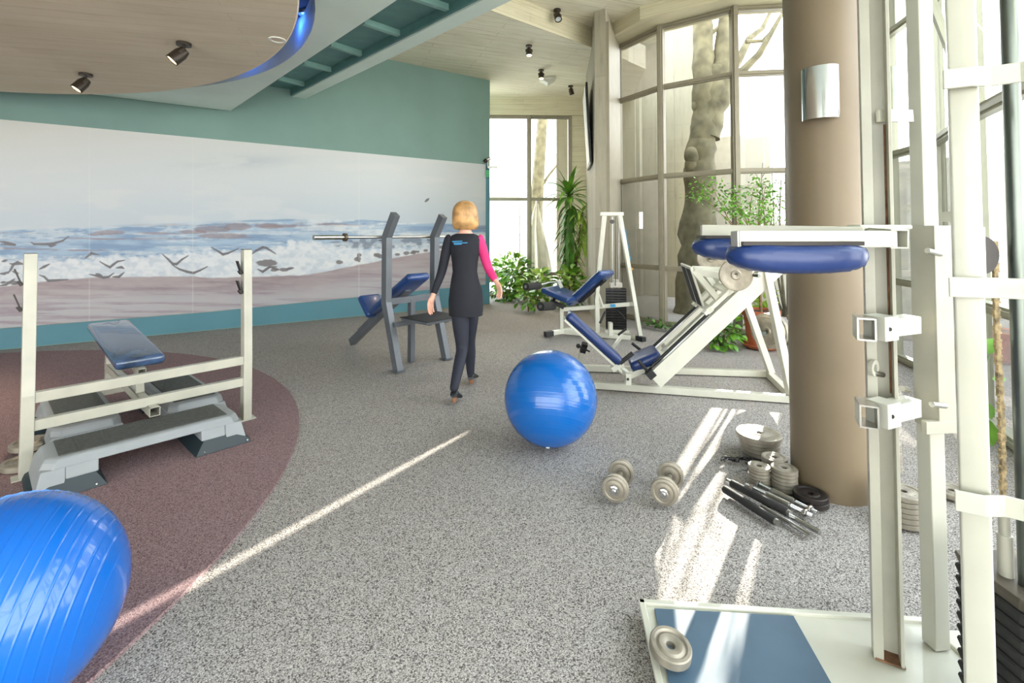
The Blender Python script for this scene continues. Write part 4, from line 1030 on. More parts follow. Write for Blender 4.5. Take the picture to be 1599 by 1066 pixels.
# sleeve carriage on the rear post
sc = V((1.427, 1.655, 0))
b = B(); 
b.box((sc.x-.033, sc.y-.01, 1.12), (.006, .085, .675), R45); b.box((sc.x+.005, sc.y-.052, 1.12), (.078, .006, .675), R45); b.box((sc.x+.043, sc.y, 1.12), (.006, .085, .675), R45)
b.box((sc.x-.01, sc.y-.05, .80), (.15, .02, .04), R45)
car = b.build('carriage_sleeve', 'white_worn', t, bevel=.0015)
for (z_, x0, x1) in ((1.135, 1344, 1424), (.868, 1348, 1424)):
    b = B(); pa = A(x0+22, 365+(EYE-z_)/1.53*755, 1.53); pb = A(x1, 365+(EYE-z_)/1.60*755, 1.60); pb.z = pa.z = z_
    b.bar(pa, pb, .055, .055); a_ = b.build('side_arm', 'white_enamel', car, bevel=.002)
    b = B(); d_ = (pb-pa).normalized(); b.bar(pa-d_*.004, pa+d_*.062, .066, .075); b.build('clamp_block', 'white_enamel', a_, bevel=.002)
    b = B(); pl0 = pa+V((-.035, .0, 0)); open_tube(b, pl0+V((-.012, -.03, 0)), pl0+V((.03, .05, 0)), .05, .07, .005); b.build('socket', 'steel_brushed', a_)
    b = B(); pm = pa+d_*.03+V((0, -.034, 0)); b.cyl(pm, pm+V((0, -.003, 0)), .0065, 12); b.build('bolt_hole', 'iron_black', a_)
for (px_, py_, Y_, dx) in ((1448, 391, 1.58, .06), (1455, 631, 1.56, .06), (1364, 582, 1.60, .045), (1408, 606, 1.60, .035)):
    b = B(); pp_ = A(px_, py_, Y_); b.cyl(pp_, pp_+V((dx, .02, -.012)), .009, 14); b.build('stop_pin', 'steel_brushed', car, smooth=True)
b = B(); b.lathe([(.012, -.006), (.026, -.006), (.026, .006), (.012, .006), (.012, -.006)], A(1364, 574, 1.6), (.5, -.8, 0), 20); b.build('ring_washer', 'white_worn', car)
# yoke arms
b = B(); b.bar(A(1149, 373, 1.45), A(1392, 373, 1.45), .048, .049); fa = b.build('yoke_arm', 'white_enamel', t, bevel=.003)
b = B(); b.box(A(1147.5, 373, 1.45), (.004, .044, .045)); b.build('end_plug', 'steel_brushed', fa)
b = B(); b.bar(A(1099, 361, 1.84), A(1350, 366, 1.52), .048, .049); ra = b.build('yoke_arm', 'white_enamel', t, bevel=.003)
b = B(); b.box(A(1097.5, 361, 1.84), (.004, .044, .045)); b.build('end_plug', 'steel_brushed', ra)
b = B(); y0 = A(1405, 373, 1.425); y1 = A(1405, 373, 1.425)+V((.02, .19, .012)); open_tube(b, y0, y1, .05, .056, .004); b.build('cross_tube', 'white_enamel', t)
b = B(); b.bar(A(1332, 354.5, 1.56), A(1412, 354.5, 1.58), .06, .014); b.build('cap_plate', 'white_enamel', t, bevel=.004)
for k_, (c_, L_, lab) in enumerate(((A(1242, 402, 1.455), .41, ''), (A(1178, 388, 1.80), .46, ''))):
    b = B(); n = 26; sg = 20; rings = []
    for i in range(n+1):
        u = -1+2*i/n; e = max(0.02, (1-abs(u)**5))**.5
        ring = []
        for k in range(sg):
            a = 2*PI*k/sg; ca, sa = math.cos(a), math.sin(a)
            yy = math.copysign(abs(ca)**.6, ca)*.075*e; zz = math.copysign(abs(sa)**.6, sa)*.043*e
            wr = .0022*math.sin(i*2.7+k*1.3)*(1 if abs(u) > .55 else .35)
            ring.append(b.bm.verts.new(c_+V((u*L_/2, yy+wr, zz+wr+.012*u*u-.004-(.018*max(0, u-.3) if False else 0)))))
        rings.append(ring)
    for i in range(n):
        for k in range(sg): b.bm.faces.new((rings[i][k], rings[i][(k+1) % sg], rings[i+1][(k+1) % sg], rings[i+1][k]))
    b.bm.faces.new(rings[0][::-1]); b.bm.faces.new(rings[-1])
    pd = b.build('shoulder_pad', 'blue_vinyl', t, smooth=True, auto=80)
    B().box(c_+V((0, 0, .043)), (L_*.86, .09, .012)).build('pad_board', 'iron_black', pd)
# pulley, chain, weight stack
b = B(); b.box(A(1529, 395, 1.30), (.030, .008, .14)); pp_ = b.build('pulley_plate', 'white_enamel', t, bevel=.002)
b = B(); pc_ = A(1530, 397, 1.292); b.cyl(pc_, pc_+V((0, -.006, 0)), .010, 6); b.build('pulley_bolt', 'steel_brushed', pp_)
b = B(); b.lathe([(0, -.008), (.052, -.008), (.048, 0), (.052, .008), (0, .008)], A(1529, 398, 1.33), (-.1, 1, 0), 40); b.build('chain_wheel', 'iron_black', t, smooth=True)
b = B(); b.box(A(1529, 300, 1.36)*0+V((1.30, 1.42, 1.48)), (.04, .04, .03)); b.build('wheel_bracket', 'white_enamel', t)
x_c = V((1.362, 1.365, 0)); 
cm = B(); zt = 1.40; n = 0
while zt > .66:
    cm.box((x_c.x+.003*math.sin(zt*9), x_c.y, zt), (.016 if n % 2 else .011, .008, .019)); cm.cyl((x_c.x-.009, x_c.y, zt-.011), (x_c.x+.009, x_c.y, zt-.011), .0035, 6)
    zt -= .0215; n += 1
o = cm.build('drive_chain', 'chain', t); o['kind'] = 'stuff'
b = B(); b.cyl((x_c.x+.002, x_c.y, .475), (x_c.x+.002, x_c.y, .60), .017, 20); b.cyl((x_c.x+.002, x_c.y, .60), (x_c.x+.002, x_c.y, .66), .013, 20); b.build('chain_connector', 'white_worn', t, smooth=True)
b = B(); b.cyl((1.378, 1.322, .03), (1.378, 1.322, 2.45), .0185, 24); b.build('steel_rod', 'dark_rod', t, smooth=True)
nst = 13
for k in range(nst):
    z0_, z1_ = .035+k*.0352, .035+(k+1)*.0352-.003
    b = B(); xl, xr, yn, yf = 1.305, 1.62, 1.245, 1.47
    o1 = [(xl, yn+.03), (xl+.012, yn), (xr, yn), (xr, yf), (xl+.012, yf), (xl, yf-.03)]; g = .007
    lo = [b.bm.verts.new((x+(g if x < 1.4 else -g), y+(g if y < 1.35 else -g), z0_)) for x, y in o1]; hi = [b.bm.verts.new((x, y, z1_-.006)) for x, y in o1]; h2 = [b.bm.verts.new((x+(.004 if x < 1.4 else -.004), y, z1_)) for x, y in o1]
    for P_, Q_ in ((lo, hi), (hi, h2)):
        for i in range(6): b.bm.faces.new((P_[i], P_[(i+1) % 6], Q_[(i+1) % 6], Q_[i]))
    b.bm.faces.new(lo[::-1]); b.bm.faces.new(h2)
    o = b.build('stack_plate', 'foam_black' if k < nst-1 else 'cast_black', t)
# ============================================================ free weights on the carpet
def dumbbell(label, a, c_, r=.071):
    t = thing('dumbbell', label, 'dumbbell', ((a.x+c_.x)/2, (a.y+c_.y)/2, 0), 0, 'pair of plate-loaded dumbbells')
    a = V((a.x, a.y, r+.004)); c_ = V((c_.x, c_.y, r+.004)); d = (c_-a).normalized()
    b = B(); b.cyl(a-d*.055, c_+d*.055, .0135, 18); b.build('handle_bar', 'chrome', t, smooth=True)
    b = B(); b.tube([a+d*.03, a+d*.07, a.lerp(c_, .5), c_-d*.07, c_-d*.03], [.017, .014, .0175, .014, .017], 16); b.build('grip', 'steel_brushed', t, smooth=True)
    for e, s in ((a, -1), (c_, 1)):
        for k in range(2):
            p = plate('plate', '', e+d*s*(-.012+k*.021), r-(k*.004), .019, 'cast_iron', axis=d*s, parent=t)
        b = B(); b.lathe([(.0135, 0), (.026, 0), (.026, .008), (.018, .010), (.018, .024), (.0135, .024)], e+d*s*.021, d*s, 8); b.build('star_collar', 'chrome', t)
    return t
dumbbell('chrome-handled plate dumbbell nearer the blue ball, the left of the pair', V((.549, 2.62, 0)), V((.625, 2.80, 0)))
dumbbell('chrome-handled plate dumbbell in the sun streak, the right of the pair', V((.803, 2.59, 0)), V((.895, 2.77, 0)))

def stack(x, y, r, th, n, who, group, mat='cast_iron', jit=.004, rs=None, top=None):
    random.seed(int(x*1000)); z = .004
    words = {0: 'lowest of', n-1: 'top plate of'}
    ordn = ['lowest', 'second from the floor', 'third from the floor', 'fourth from the floor', 'fifth from the floor', 'sixth from the floor', 'seventh from the floor']
    for i in range(n):
        rr = rs[i] if rs else r
        lab = '%s plate in %s' % ('topmost' if i == n-1 else ordn[i], who)
        plate('weight_plate', lab, (x+random.uniform(-jit, jit), y+random.uniform(-jit, jit), z+th/2), rr, th-.0012, mat, group=group, hole=.0145); z += th
stack(1.62, 3.20, .13, .026, 5, 'the biggest grey stack behind the others', 'big plates by the column', rs=[.112, .118, .124, .126, .138], jit=.006)
stack(1.555, 2.905, .070, .0185, 6, 'the small stack touching the left side of column', 'small plates by the column', jit=.003)
stack(1.415, 2.81, .057, .0175, 6, 'the narrowest stack at front left of column', 'narrow plates by the column', jit=.003)
stack(1.53, 2.76, .068, .0195, 6, 'the stack between narrow stack and black plates', 'middle plates by the column', jit=.002)
stack(1.588, 2.615, .082, .027, 2, 'the black pair at the column foot', 'black plates at the column foot', mat='iron_black', jit=.003)
stack(1.945, 2.45, .088, .0255, 6, 'the stack seen between the white machine posts', 'plates behind the machine posts', jit=.004)
stack(2.285, 2.98, .065, .024, 7, 'the far pile beyond the machine posts', 'far plates behind the machine', jit=.004)
plate('weight_plate', 'single flat plate on floor seen between white posts, right of the stacks', (2.41, 2.70, .018), .088, .026)
tp = plate('weight_plate', 'grey cast plate lying at the left corner of the blue mat', (0, 0, 0), .066, .03)
tp.location = (.512, 1.612, PZ+.030); tp.data.transform(Matrix.Rotation(math.radians(7), 4, 'X') @ Matrix.Rotation(math.radians(5), 4, 'Y'))
# bars
def rod(name, label, p, q, r, mat, cat, parts):
    t = thing(name, label, cat, tuple(((p+q)/2).xy)+(min(p.z, q.z)-r,)); d = (q-p).normalized()
    return t, d
def foam_bar(label, p, q, stub):
    t, d = rod('foam_grip_bar', label, p, q, .02, None, 'exercise bar', None); t['group'] = 'short bars with foam sleeves'
    b = B(); b.cyl(p-d*stub, q+d*.012, .0125, 18); b.build('steel_core', 'chrome', t, smooth=True)
    b = B(); b.lathe([(.0125, 0), (.018, 0), (.0205, .004), (.0205, (q-p).length-.004), (.018, (q-p).length), (.0125, (q-p).length)], p, d, 24); b.build('foam_sleeve', 'foam_black', t, smooth=True)
    b = B(); b.cyl(q+d*.0, q+d*.016, .0165, 18); b.build('end_cap', 'steel_brushed', t, smooth=True)
foam_bar('black foam-covered bar lying lowest left in the pile of bars', P(1131, 763, .024), P(1211, 814, .024), .0)
foam_bar('black foam-covered bar lying above the other one beside threaded handles', P(1142, 754, .034), P(1230, 800, .034), .03)
for lab, p, q in (('plain steel bar poking out between foam bars, nearer the camera', P(1190, 790, .014), P(1266, 836, .014)), ('plain steel bar poking out farther right behind its twin', P(1214, 794, .014), P(1280, 831, .014))):
    o = B().cyl(p, q, .0125, 20).build('steel_bar', 'chrome', None, smooth=True); tag(recenter(o), lab, 'exercise bar', 'plain steel bars in the pile')
def threaded(label, p, q):
    t, d = rod('threaded_bar', label, p, q, .013, None, 'exercise bar', None); t['group'] = 'loose threaded handles'
    L_ = (q-p).length
    b = B(); b.cyl(p+d*L_*.33, p+d*L_*.67, .0135, 18); b.build('grip', 'steel_brushed', t, smooth=True)
    for s in (0, 1):
        o_ = p if s == 0 else q; dd = d if s == 0 else -d; b = B(); pr = []
        n = 17
        for i in range(n): pr += [(.0122, i*L_*.32/n), (.0100, (i+.5)*L_*.32/n)]
        b.lathe([(0, 0)]+pr+[(.0122, L_*.33), (0, L_*.33)], o_, dd, 16); b.build('thread', 'chrome', t)
        b = B(); c_ = o_+dd*L_*.10
        b.lathe([(.012, -.010), (.018, -.010), (.018, -.002), (.024, -.002), (.024, .008), (.012, .008)], c_, dd, 6); b.build('spin_collar', 'chrome', t)
        Q = dd.to_track_quat('Z', 'Y').to_matrix()
threaded('threaded chrome dumbbell handle right beside the foam bar', P(1166, 756, .03), P(1270, 806, .026))
threaded('threaded chrome dumbbell handle nearest the small plate stacks', P(1176, 750, .026), P(1277, 801, .026))
# skipping cord
random.seed(11); t = thing('skipping_rope', 'tangled black cord lying on the carpet left of the plate stacks', 'rope', tuple(P(1150, 722)))
pts = []
c0 = P(1148, 721)
for k in range(90):
    a = k*.55; f = k/89; pts.append(c0+V((-.075+.17*f+.035*math.cos(a)*(1-.3*f), .02*math.sin(a*1.3)+.012*math.sin(k), .012+.012*abs(math.sin(a*.7)))))
b = B(); b.tube(pts, .0035, 6); b.build('cord', 'black_gloss', t, smooth=True)
b = B(); b.cyl(P(1131, 714, .02), P(1147, 716, .02), .011, 12); b.build('rope_handle', 'black_gloss', t, smooth=True)
b = B(); b.tube([P(1150, 737, .005), P(1158, 733, .005), P(1166, 735, .005), P(1170, 727, .006), P(1164, 722, .01)], .003, 6); b.build('loose_end', 'black_gloss', t, smooth=True)

# ============================================================ lamps and fittings
def spot(label, p, aim, lit=True, scale=1.0, group='ceiling spotlights'):
    t = thing('spotlight', label, 'spotlight', tuple(p), 0, group); s = scale; p = V(p); aim = V(aim).normalized()
    b = B(); b.cyl(p, p-V((0, 0, .02*s)), .045*s, 24); b.build('ceiling_rose', 'spot_body', t, smooth=True)
    j = p-V((0, 0, .06*s)); c = j+aim*.035*s
    b = B(); b.cyl(p, j, .010*s, 10); sd_ = aim.cross(V((0,0,1))); sd_ = sd_.normalized() if sd_.length > .1 else V((1,0,0))
    b.bar(j+sd_*.04*s, c+sd_*.045*s, .008, .02*s); b.bar(j-sd_*.04*s, c-sd_*.045*s, .008, .02*s); b.bar(j-sd_*.045*s, j+sd_*.045*s, .01, .02*s); b.build('yoke', 'spot_body', t)
    b = B(); b.lathe([(0, -.055*s), (.030*s, -.05*s), (.042*s, -.01*s), (.043*s, .065*s), (.038*s, .065*s), (.036*s, .05*s), (0, .05*s)], c, aim, 28); b.build('lamp_head', 'spot_body', t, smooth=True)
    b = B(); b.cyl(c+aim*.052*s, c+aim*.058*s, .034*s, 24); b.build('bulb', 'bulb_warm' if lit else 'bulb_off', t)
    if lit:
        l = bpy.data.lights.new('spot_light', 'SPOT'); l.energy = 60*s; l.spot_size = math.radians(75); l.spot_blend = .6; l.color = (1, .82, .58); l.shadow_soft_size = .03
        o = bpy.data.objects.new('spot_light', l); COL.objects.link(o); o.location = c+aim*.07*s; o.rotation_euler = (-aim).to_track_quat('Z', 'Y').to_euler()
spot('dark spotlight on round ceiling disc, the one nearer its rim by the blue glow', P(287, 67, 3.05), (-.5, -.35, -.7), True, 1.25)
spot('dark spotlight on round ceiling disc, the one farther left and lower', P(134, 115, 3.05), (-.35, -.4, -.75), True, 1.25)
spot('unlit spotlight on the nearer concrete ceiling at top centre', P(870, 15, CZ2), (.1, -.5, -.85), False, 1.3)
spot('lit spotlight on far concrete ceiling, nearest of the row', P(826, 71, CZ), (.02, -.25, -1), True, 1.2)
spot('lit spotlight on far concrete ceiling just before the white box', P(845, 109, CZ), (.02, -.25, -1), True, 1.2)
spot('dark unlit spotlight on far concrete ceiling, farthest of the row', P(891, 134, CZ), (.3, .2, -1), False, 1.2)
t = thing('emergency_light', 'small white wedge-shaped box fixed on the far concrete ceiling', 'light fitting', tuple(P(855, 123, CZ)))
b = B(); q = P(855, 123, CZ); b.extrude([q+V((-.16, -.12, 0)), q+V((.16, -.12, 0)), q+V((.16, -.12, -.02)), q+V((0, -.12, -.12)), q+V((-.16, -.12, -.02))][:5], (0, .24, 0)); b.build('housing', 'white_plastic', t, bevel=.004)
b = B(); b.box(q+V((0, -.122, -.03)), (.18, .004, .03)); b.build('lens', 'paper_white', t)
o = B().lathe([(.05, 0), (.068, 0), (.068, .006), (.05, .006), (.05, 0)], P(433, 62, 3.05)-V((0,0,.006)), (0,0,1), 36).build('ceiling_ring', 'white_plastic', None, smooth=True)
tag(recenter(o), 'small flat white ring fitting near the rim of the round ceiling disc', 'light fitting')
# blue lamps in the gap round the disc
for k, (ang) in enumerate((19.5, 38, 58, 2)):
    a = math.radians(ang); c = P(476, 22, 3.615) if k == 0 else V((HC.x+math.cos(a)*(HR-.09), HC.y+math.sin(a)*(HR-.09), 3.60))
    t = thing('recessed_blue_lamp', ['round blue lamp recessed in the gap beside the disc, top of frame', 'blue lamp glowing behind the right rim of the round disc', 'blue lamp glowing behind the lower rim of the round disc', 'blue lamp in the gap beyond the top of the frame'][k], 'lamp', tuple(c), 0, 'blue lamps round the disc')
    b = B(); b.lathe([(.035, .03), (.035, 0), (.06, -.006), (.062, .0), (.062, .03)], c, (0,0,1), 28); b.build('bezel', 'steel_brushed', t, smooth=True)
    b = B(); b.cyl(c+V((0,0,.01)), c+V((0,0,.02)), .033, 20); b.build('bulb', 'bulb_blue', t)
    l = bpy.data.lights.new('blue_light', 'POINT'); l.energy = 1.5; l.color = (.04, .18, 1.0); l.shadow_soft_size = .03
    o = bpy.data.objects.new('blue_light', l); COL.objects.link(o); o.location = c-V((0,0,.06))
# polished wall lamps
def sconce(label, c, outd, wdt, hgt, mat='chrome'):
    t = thing('wall_lamp', label, 'wall lamp', (c.x, c.y, c.z-hgt/2)); outd = V(outd).normalized(); sd_ = V((-outd.y, outd.x, 0)); b = B(); n = 24; R_ = wdt/2
    for rr in (R_,):
        i0 = []; i1 = []; j0 = []; j1 = []
        for k in range(n+1):
            a = PI*k/n; d0 = sd_*math.cos(a)*R_+outd*(math.sin(a)*R_*.75+.02); d1 = sd_*math.cos(a)*(R_-.003)+outd*(math.sin(a)*(R_*.75-.003)+.02)
            i0.append(b.bm.verts.new(c+d0+V((0,0,hgt/2)))); i1.append(b.bm.verts.new(c+d0-V((0,0,hgt/2)))); j0.append(b.bm.verts.new(c+d1+V((0,0,hgt/2)))); j1.append(b.bm.verts.new(c+d1-V((0,0,hgt/2))))
        for k in range(n):
            b.bm.faces.new((i0[k], i0[k+1], i1[k+1], i1[k])); b.bm.faces.new((j0[k], j1[k], j1[k+1], j0[k+1]))
            b.bm.faces.new((i0[k], j0[k], j0[k+1], i0[k+1])); b.bm.faces.new((i1[k], i1[k+1], j1[k+1], j1[k]))
    b.build('curved_shade', mat, t, smooth=True)
    b = B(); b.box(c+outd*.012, (.05, .05, .09)); b.build('back_plate', 'white_plastic', t)
cdir = V((-1.818+.35, -2.80-.15, 0)).normalized(); cdir = V((-.60, -.80, 0)).normalized()
sconce('polished steel half-round lamp on the brown column', colc+cdir*(CR-.004)+V((0, 0, 2.195)), cdir, .178, .285)
sconce('polished steel half-round lamp half hidden behind the white machine post', A(1387, 140, 5.40), (-.5, -.85, 0), .17, .48, 'dark_rod')
# screen seen edge-on on the pier
t = thing('wall_screen', 'flat dark framed screen seen nearly edge-on on the concrete pier', 'screen', tuple(A(924, 262, 8.3)))
b = B(); b.extrude([V((1.325, 7.95, 2.60)), V((1.43, 8.95, 2.60)), V((1.36, 8.95, 3.95)), V((1.255, 7.95, 3.95))], (-.035, .003, 0)); b.build('screen_frame', 'black_gloss', t, bevel=.004)
b = B(); b.extrude([V((1.287, 7.99, 2.64)), V((1.39, 8.91, 2.64)), V((1.32, 8.91, 3.91)), V((1.217, 7.99, 3.91))], (-.004, 0, 0)); b.build('screen_glass', 'outdoor_white', t)
# camera, bracket and small green sign at the wall end
t = thing('security_camera', 'small round security camera with a stub bracket at the teal wall corner', 'camera', tuple(A(760, 257, 9.85)))
b = B(); b.sphere(A(758.5, 251, 9.85), .045, 16, 10); b.build('lens_ball', 'spot_body', t, smooth=True)
b = B(); b.cyl(A(759, 250, 9.85), A(766, 247, 9.85), .03, 14); b.cyl(A(762, 252, 9.85), A(762, 262, 9.85), .014, 10); b.build('mount', 'steel_brushed', t, smooth=True)
b = B(); b.bar(A(762, 261, 9.84), A(777, 261, 9.84), .04, .05); b.build('bracket_arm', 'steel_brushed', t, bevel=.003)
o = B().box(A(761.5, 271, 9.86), (.08, .02, .15)).build('exit_sign', 'green_sign'); tag(recenter(o), 'tiny green sign hanging under the camera at the wall corner', 'sign')

# ============================================================ plants
def add_leaf(b, base, d, L_, W_, droop, nseg=4, roll=0.0):
    d = V(d).normalized(); side = d.cross(V((0, 0, 1)))
    side = side.normalized() if side.length > .05 else V((1, 0, 0))
    side = Quaternion(d, roll) @ side
    p = V(base); rows = []; dd = d.copy()
    prof = [.25, .8, 1.0, .75, .02] if nseg == 4 else [.3, .85, 1.0, .95, .7, .35, .02][:nseg+1]
    for i in range(nseg+1):
        wv = side*W_*.5*prof[i]; up_ = side.cross(dd).normalized()
        rows.append((b.bm.verts.new(p-wv+up_*W_*.12*prof[i]), b.bm.verts.new(p), b.bm.verts.new(p+wv+up_*W_*.12*prof[i])))
        p = p+dd*(L_/nseg); dd = (dd+V((0, 0, -droop/nseg))).normalized()
    for i in range(nseg):
        a, c = rows[i], rows[i+1]
        b.bm.faces.new((a[0], a[1], c[1], c[0])); b.bm.faces.new((a[1], a[2], c[2], c[1]))
rnd = random.Random(5)
# dracaena
Yd = 9.9
t = thing('dracaena_plant', 'tall palm-like houseplant with long drooping strap leaves before the far window', 'plant', tuple(V((1.17, Yd, 0))))
b = B(); b.tube([V((1.16, Yd, 0)), V((1.16, Yd, .8)), A(893, 360, Yd), A(889, 300, Yd)], [.03, .028, .025, .02], 10); b.build('stem', 'stem', t, smooth=True)
b = B(); b.tube([V((1.20, Yd, 0)), V((1.30, Yd, .7)), A(906, 350, Yd)], [.025, .022, .018], 8); b.build('stem', 'stem', t, smooth=True)
def whorl(b, c, n, L_, W_, el0, el1, droop):
    for k in range(n):
        a = k*2.399+rnd.random()*.4; el = el0+(el1-el0)*k/max(1, n-1)
        add_leaf(b, c+V((0, 0, -.012*k/n*8)), (math.cos(a)*math.cos(el), math.sin(a)*math.cos(el), math.sin(el)), L_*(.8+.35*rnd.random()), W_*(.8+.4*rnd.random()), droop*(.7+.6*rnd.random()), 6)
b = B(); whorl(b, A(888, 302, Yd), 34, .62, .11, 1.35, -.2, 1.25); b.build('leaves', 'leaf', t, smooth=True)
b = B()
for k in range(11): whorl(b, A(888+rnd.uniform(-3, 3), 318+k*9.5, Yd), 8, .46, .085, -.2, -1.0, 2.2)
b.build('hanging_leaves', 'leaf_dark', t, smooth=True)
b = B(); whorl(b, A(908, 332, Yd), 24, .46, .09, .9, -.5, 1.8)
for k in range(4): whorl(b, A(909+rnd.uniform(-3, 3), 344+k*11, Yd), 7, .38, .075, -.3, -1.0, 2.0)
whorl(b, A(893, 412, Yd), 14, .45, .09, .9, -.1, 1.3)
b.build('leaves', 'leaf_light', t, smooth=True)
def bush(name, label, c, rad, n, L_, W_, mat, stems=6, mat2=None, h0=.0, group=None):
    t = thing(name, label, 'plant', (c[0], c[1], 0), 0, group); c = V(c); b1 = B(); b2 = B()
    for k in range(n):
        u = V((rnd.gauss(0, 1), rnd.gauss(0, 1), rnd.gauss(0, 1))).normalized(); rr = rnd.random()**.45
        p = c+V((u.x*rad[0]*rr, u.y*rad[1]*rr, u.z*rad[2]*rr)); p.z = max(.03, p.z)
        d = V((u.x, u.y, u.z*.6+.15))+V((rnd.uniform(-.6, .6), rnd.uniform(-.6, .6), rnd.uniform(-.5, .3)))
        add_leaf(b1 if (mat2 is None or rnd.random() < .6) else b2, p, d, L_*(.7+.6*rnd.random()), W_*(.7+.6*rnd.random()), .8, 4, rnd.uniform(-.8, .8))
    b1.build('foliage', mat, t, smooth=True)
    if mat2: b2.build('foliage', mat2, t, smooth=True)
    for k in range(stems):
        a = rnd.uniform(0, 6.28); e = c+V((math.cos(a)*rad[0]*.6, math.sin(a)*rad[1]*.6, rad[2]*rnd.uniform(-.1, .7)))
        s_ = B(); s_.tube([V((c.x, c.y, h0)), V((c.x, c.y, h0)).lerp(e, .5)+V((0, 0, .05)), e], [.010, .007, .004], 6); s_.build('stem', 'stem', t, smooth=True)
    return t
bush('leafy_shrub', 'broad bright green leafy plant at the foot of the far window', (-.02, 10.82, .52), (.46, .22, .50), 360, .15, .10, 'leaf', 6, 'leaf_light')
bush('low_plant', 'dark creeping plant on the floor at the end of the teal wall', (-.16, 10.33, .16), (.26, .14, .18), 110, .10, .07, 'leaf_dark', 3)
bush('low_plant', 'light green low plant behind the black foam rollers', (.50, 10.0, .36), (.36, .2, .34), 140, .16, .11, 'leaf_light', 4, 'leaf')
bush('low_plant', 'light green plant behind navy backrest beside dracaena stem', (1.08, 9.2, .40), (.24, .14, .40), 150, .15, .10, 'leaf', 4, 'leaf_light')
bush('low_plant', 'small leaf trailing over floor under the upper foam roller', (.30, 8.9, .22), (.25, .15, .2), 26, .16, .11, 'leaf', 3)
# potted fig by the courtyard glass
def pot(label, c, r0, r1, h, name='plant_pot'):
    t = thing(name, label, 'plant pot', tuple(c)); c = V(c)
    b = B(); b.lathe([(0, .02), (r0, .02), (r1*.97, h*.86), (r1*1.06, h*.86), (r1*1.08, h), (r1*.97, h), (r1*.94, h*.93), (0, h*.93)], c, (0,0,1), 40); b.build('clay_body', 'terracotta', t, smooth=True)
    b = B(); b.lathe([(0, .004), (r0*1.25, .004), (r0*1.5, .045), (r0*1.42, .05), (r0*1.2, .018), (0, .018)], c, (0,0,1), 40); b.build('saucer', 'terracotta', t, smooth=True)
    b = B(); b.cyl(c+V((0,0,h*.93)), c+V((0,0,h*.935)), r1*.93, 28); b.build('soil', 'soil', t)
    return t
pc = P(1189, 542); pc.z = 0.0
pot('large terracotta pot on a saucer behind the leg press rear legs', pc, .155, .21, .47)
pr2 = pc+V((.62, .15, 0)); pot('terracotta pot partly hidden by the column', pr2, .13, .17, .36)
t = thing('fig_tree', 'airy small-leaved potted tree in front of the courtyard window', 'plant', (pc.x, pc.y, .44))
bl = B(); bs = B()
tips = [A(1090, 300, 6.1), A(1112, 292, 6.2), A(1130, 318, 6.1), A(1150, 325, 6.0), A(1175, 300, 6.2), A(1195, 290, 6.1), A(1210, 310, 6.2), A(1190, 330, 6.0), A(1140, 300, 6.3), A(1207, 335, 6.1), A(1165, 335, 6.0)]
root_ = V((pc.x, pc.y, .43)); fork = V((pc.x-.05, pc.y, 1.15))
bs.tube([root_, root_.lerp(fork, .5)+V((.02, 0, 0)), fork], [.02, .016, .013], 8)
for tip in tips:
    m1 = fork.lerp(tip, .5)+V((rnd.uniform(-.08, .08), rnd.uniform(-.1, .1), .05)); bs.tube([fork, m1, tip], [.010, .006, .003], 6)
    for k in range(80):
        p = tip+V((rnd.gauss(0, .085), rnd.gauss(0, .10), rnd.gauss(0, .07)))
        if k % 5 == 0: p = m1.lerp(tip, rnd.random())+V((rnd.gauss(0, .03), rnd.gauss(0, .03), rnd.gauss(0, .03)))
        add_leaf(bl, p, (rnd.uniform(-1, 1), rnd.uniform(-1, 1), rnd.uniform(-.6, .6)), .05, .026, .5, 4, rnd.uniform(-1, 1))
bs.build('branches', 'stem', t, smooth=True); bl.build('leaves', 'leaf', t, smooth=True)
bush('low_plant', 'leafy green plant on the floor left of the terracotta pot', (2.62, 6.05, .20), (.24, .16, .22), 190, .09, .06, 'leaf', 4, 'leaf_dark')
bush('low_plant', 'low green plant between the terracotta pots', (3.42, 6.62, .34), (.18, .12, .3), 90, .14, .08, 'leaf_light', 4)
def trail(label, pts, n, mat='leaf_dark'):
    t = thing('trailing_ivy', label, 'plant', tuple(pts[0])); b = B(); b.tube(pts, .004, 6); b.build('stem', 'stem', t, smooth=True); b = B()
    for k in range(n):
        f = rnd.random()*(len(pts)-1); i = int(f); p = V(pts[i]).lerp(V(pts[min(i+1, len(pts)-1)]), f-i)+V((rnd.gauss(0, .03), rnd.gauss(0, .03), abs(rnd.gauss(.03, .03))))
        add_leaf(b, p, (rnd.uniform(-1, 1), rnd.uniform(-1, 1), rnd.uniform(-.1, .6)), .06, .045, .5, 4, rnd.uniform(-.5, .5))
    b.build('leaves', mat, t, smooth=True)
trail('ivy strand creeping along the foot of the courtyard window behind the weight tower', [P(1000, 506, .02), P(1020, 511, .02), P(1040, 515, .02), P(1062, 513, .02), P(1075, 520, .02)], 130)
# big-leaved climber at the right windows
t = thing('climbing_plant', 'climbing plant with large heart-shaped leaves beside the right-hand window', 'plant', tuple(P(1538, 686)))
b = B(); b.tube([P(1538, 686), A(1540, 640, 3.3), A(1535, 590, 3.3), A(1542, 555, 3.3)], .008, 8); b.build('stem', 'leaf_dark', t, smooth=True); b = B()
for (x_, y_, L_, W_, d_) in ((1538, 552, .13, .09, (.3, 0, .5)), (1532, 578, .10, .05, (-.6, -.3, .1)), (1530, 600, .14, .08, (-.1, -.3, -.8)), (1535, 625, .12, .07, (.2, -.3, -.9)), (1530, 648, .19, .12, (.1, -.4, -.9)), (1550, 592, .09, .05, (.9, 0, .2)), (1480, 600, .12, .08, (0, -.3, -.9)), (1483, 570, .10, .07, (.1, -.3, -.7))):
    add_leaf(b, A(x_, y_, 3.25), d_, L_, W_, .5, 4, 1.2)
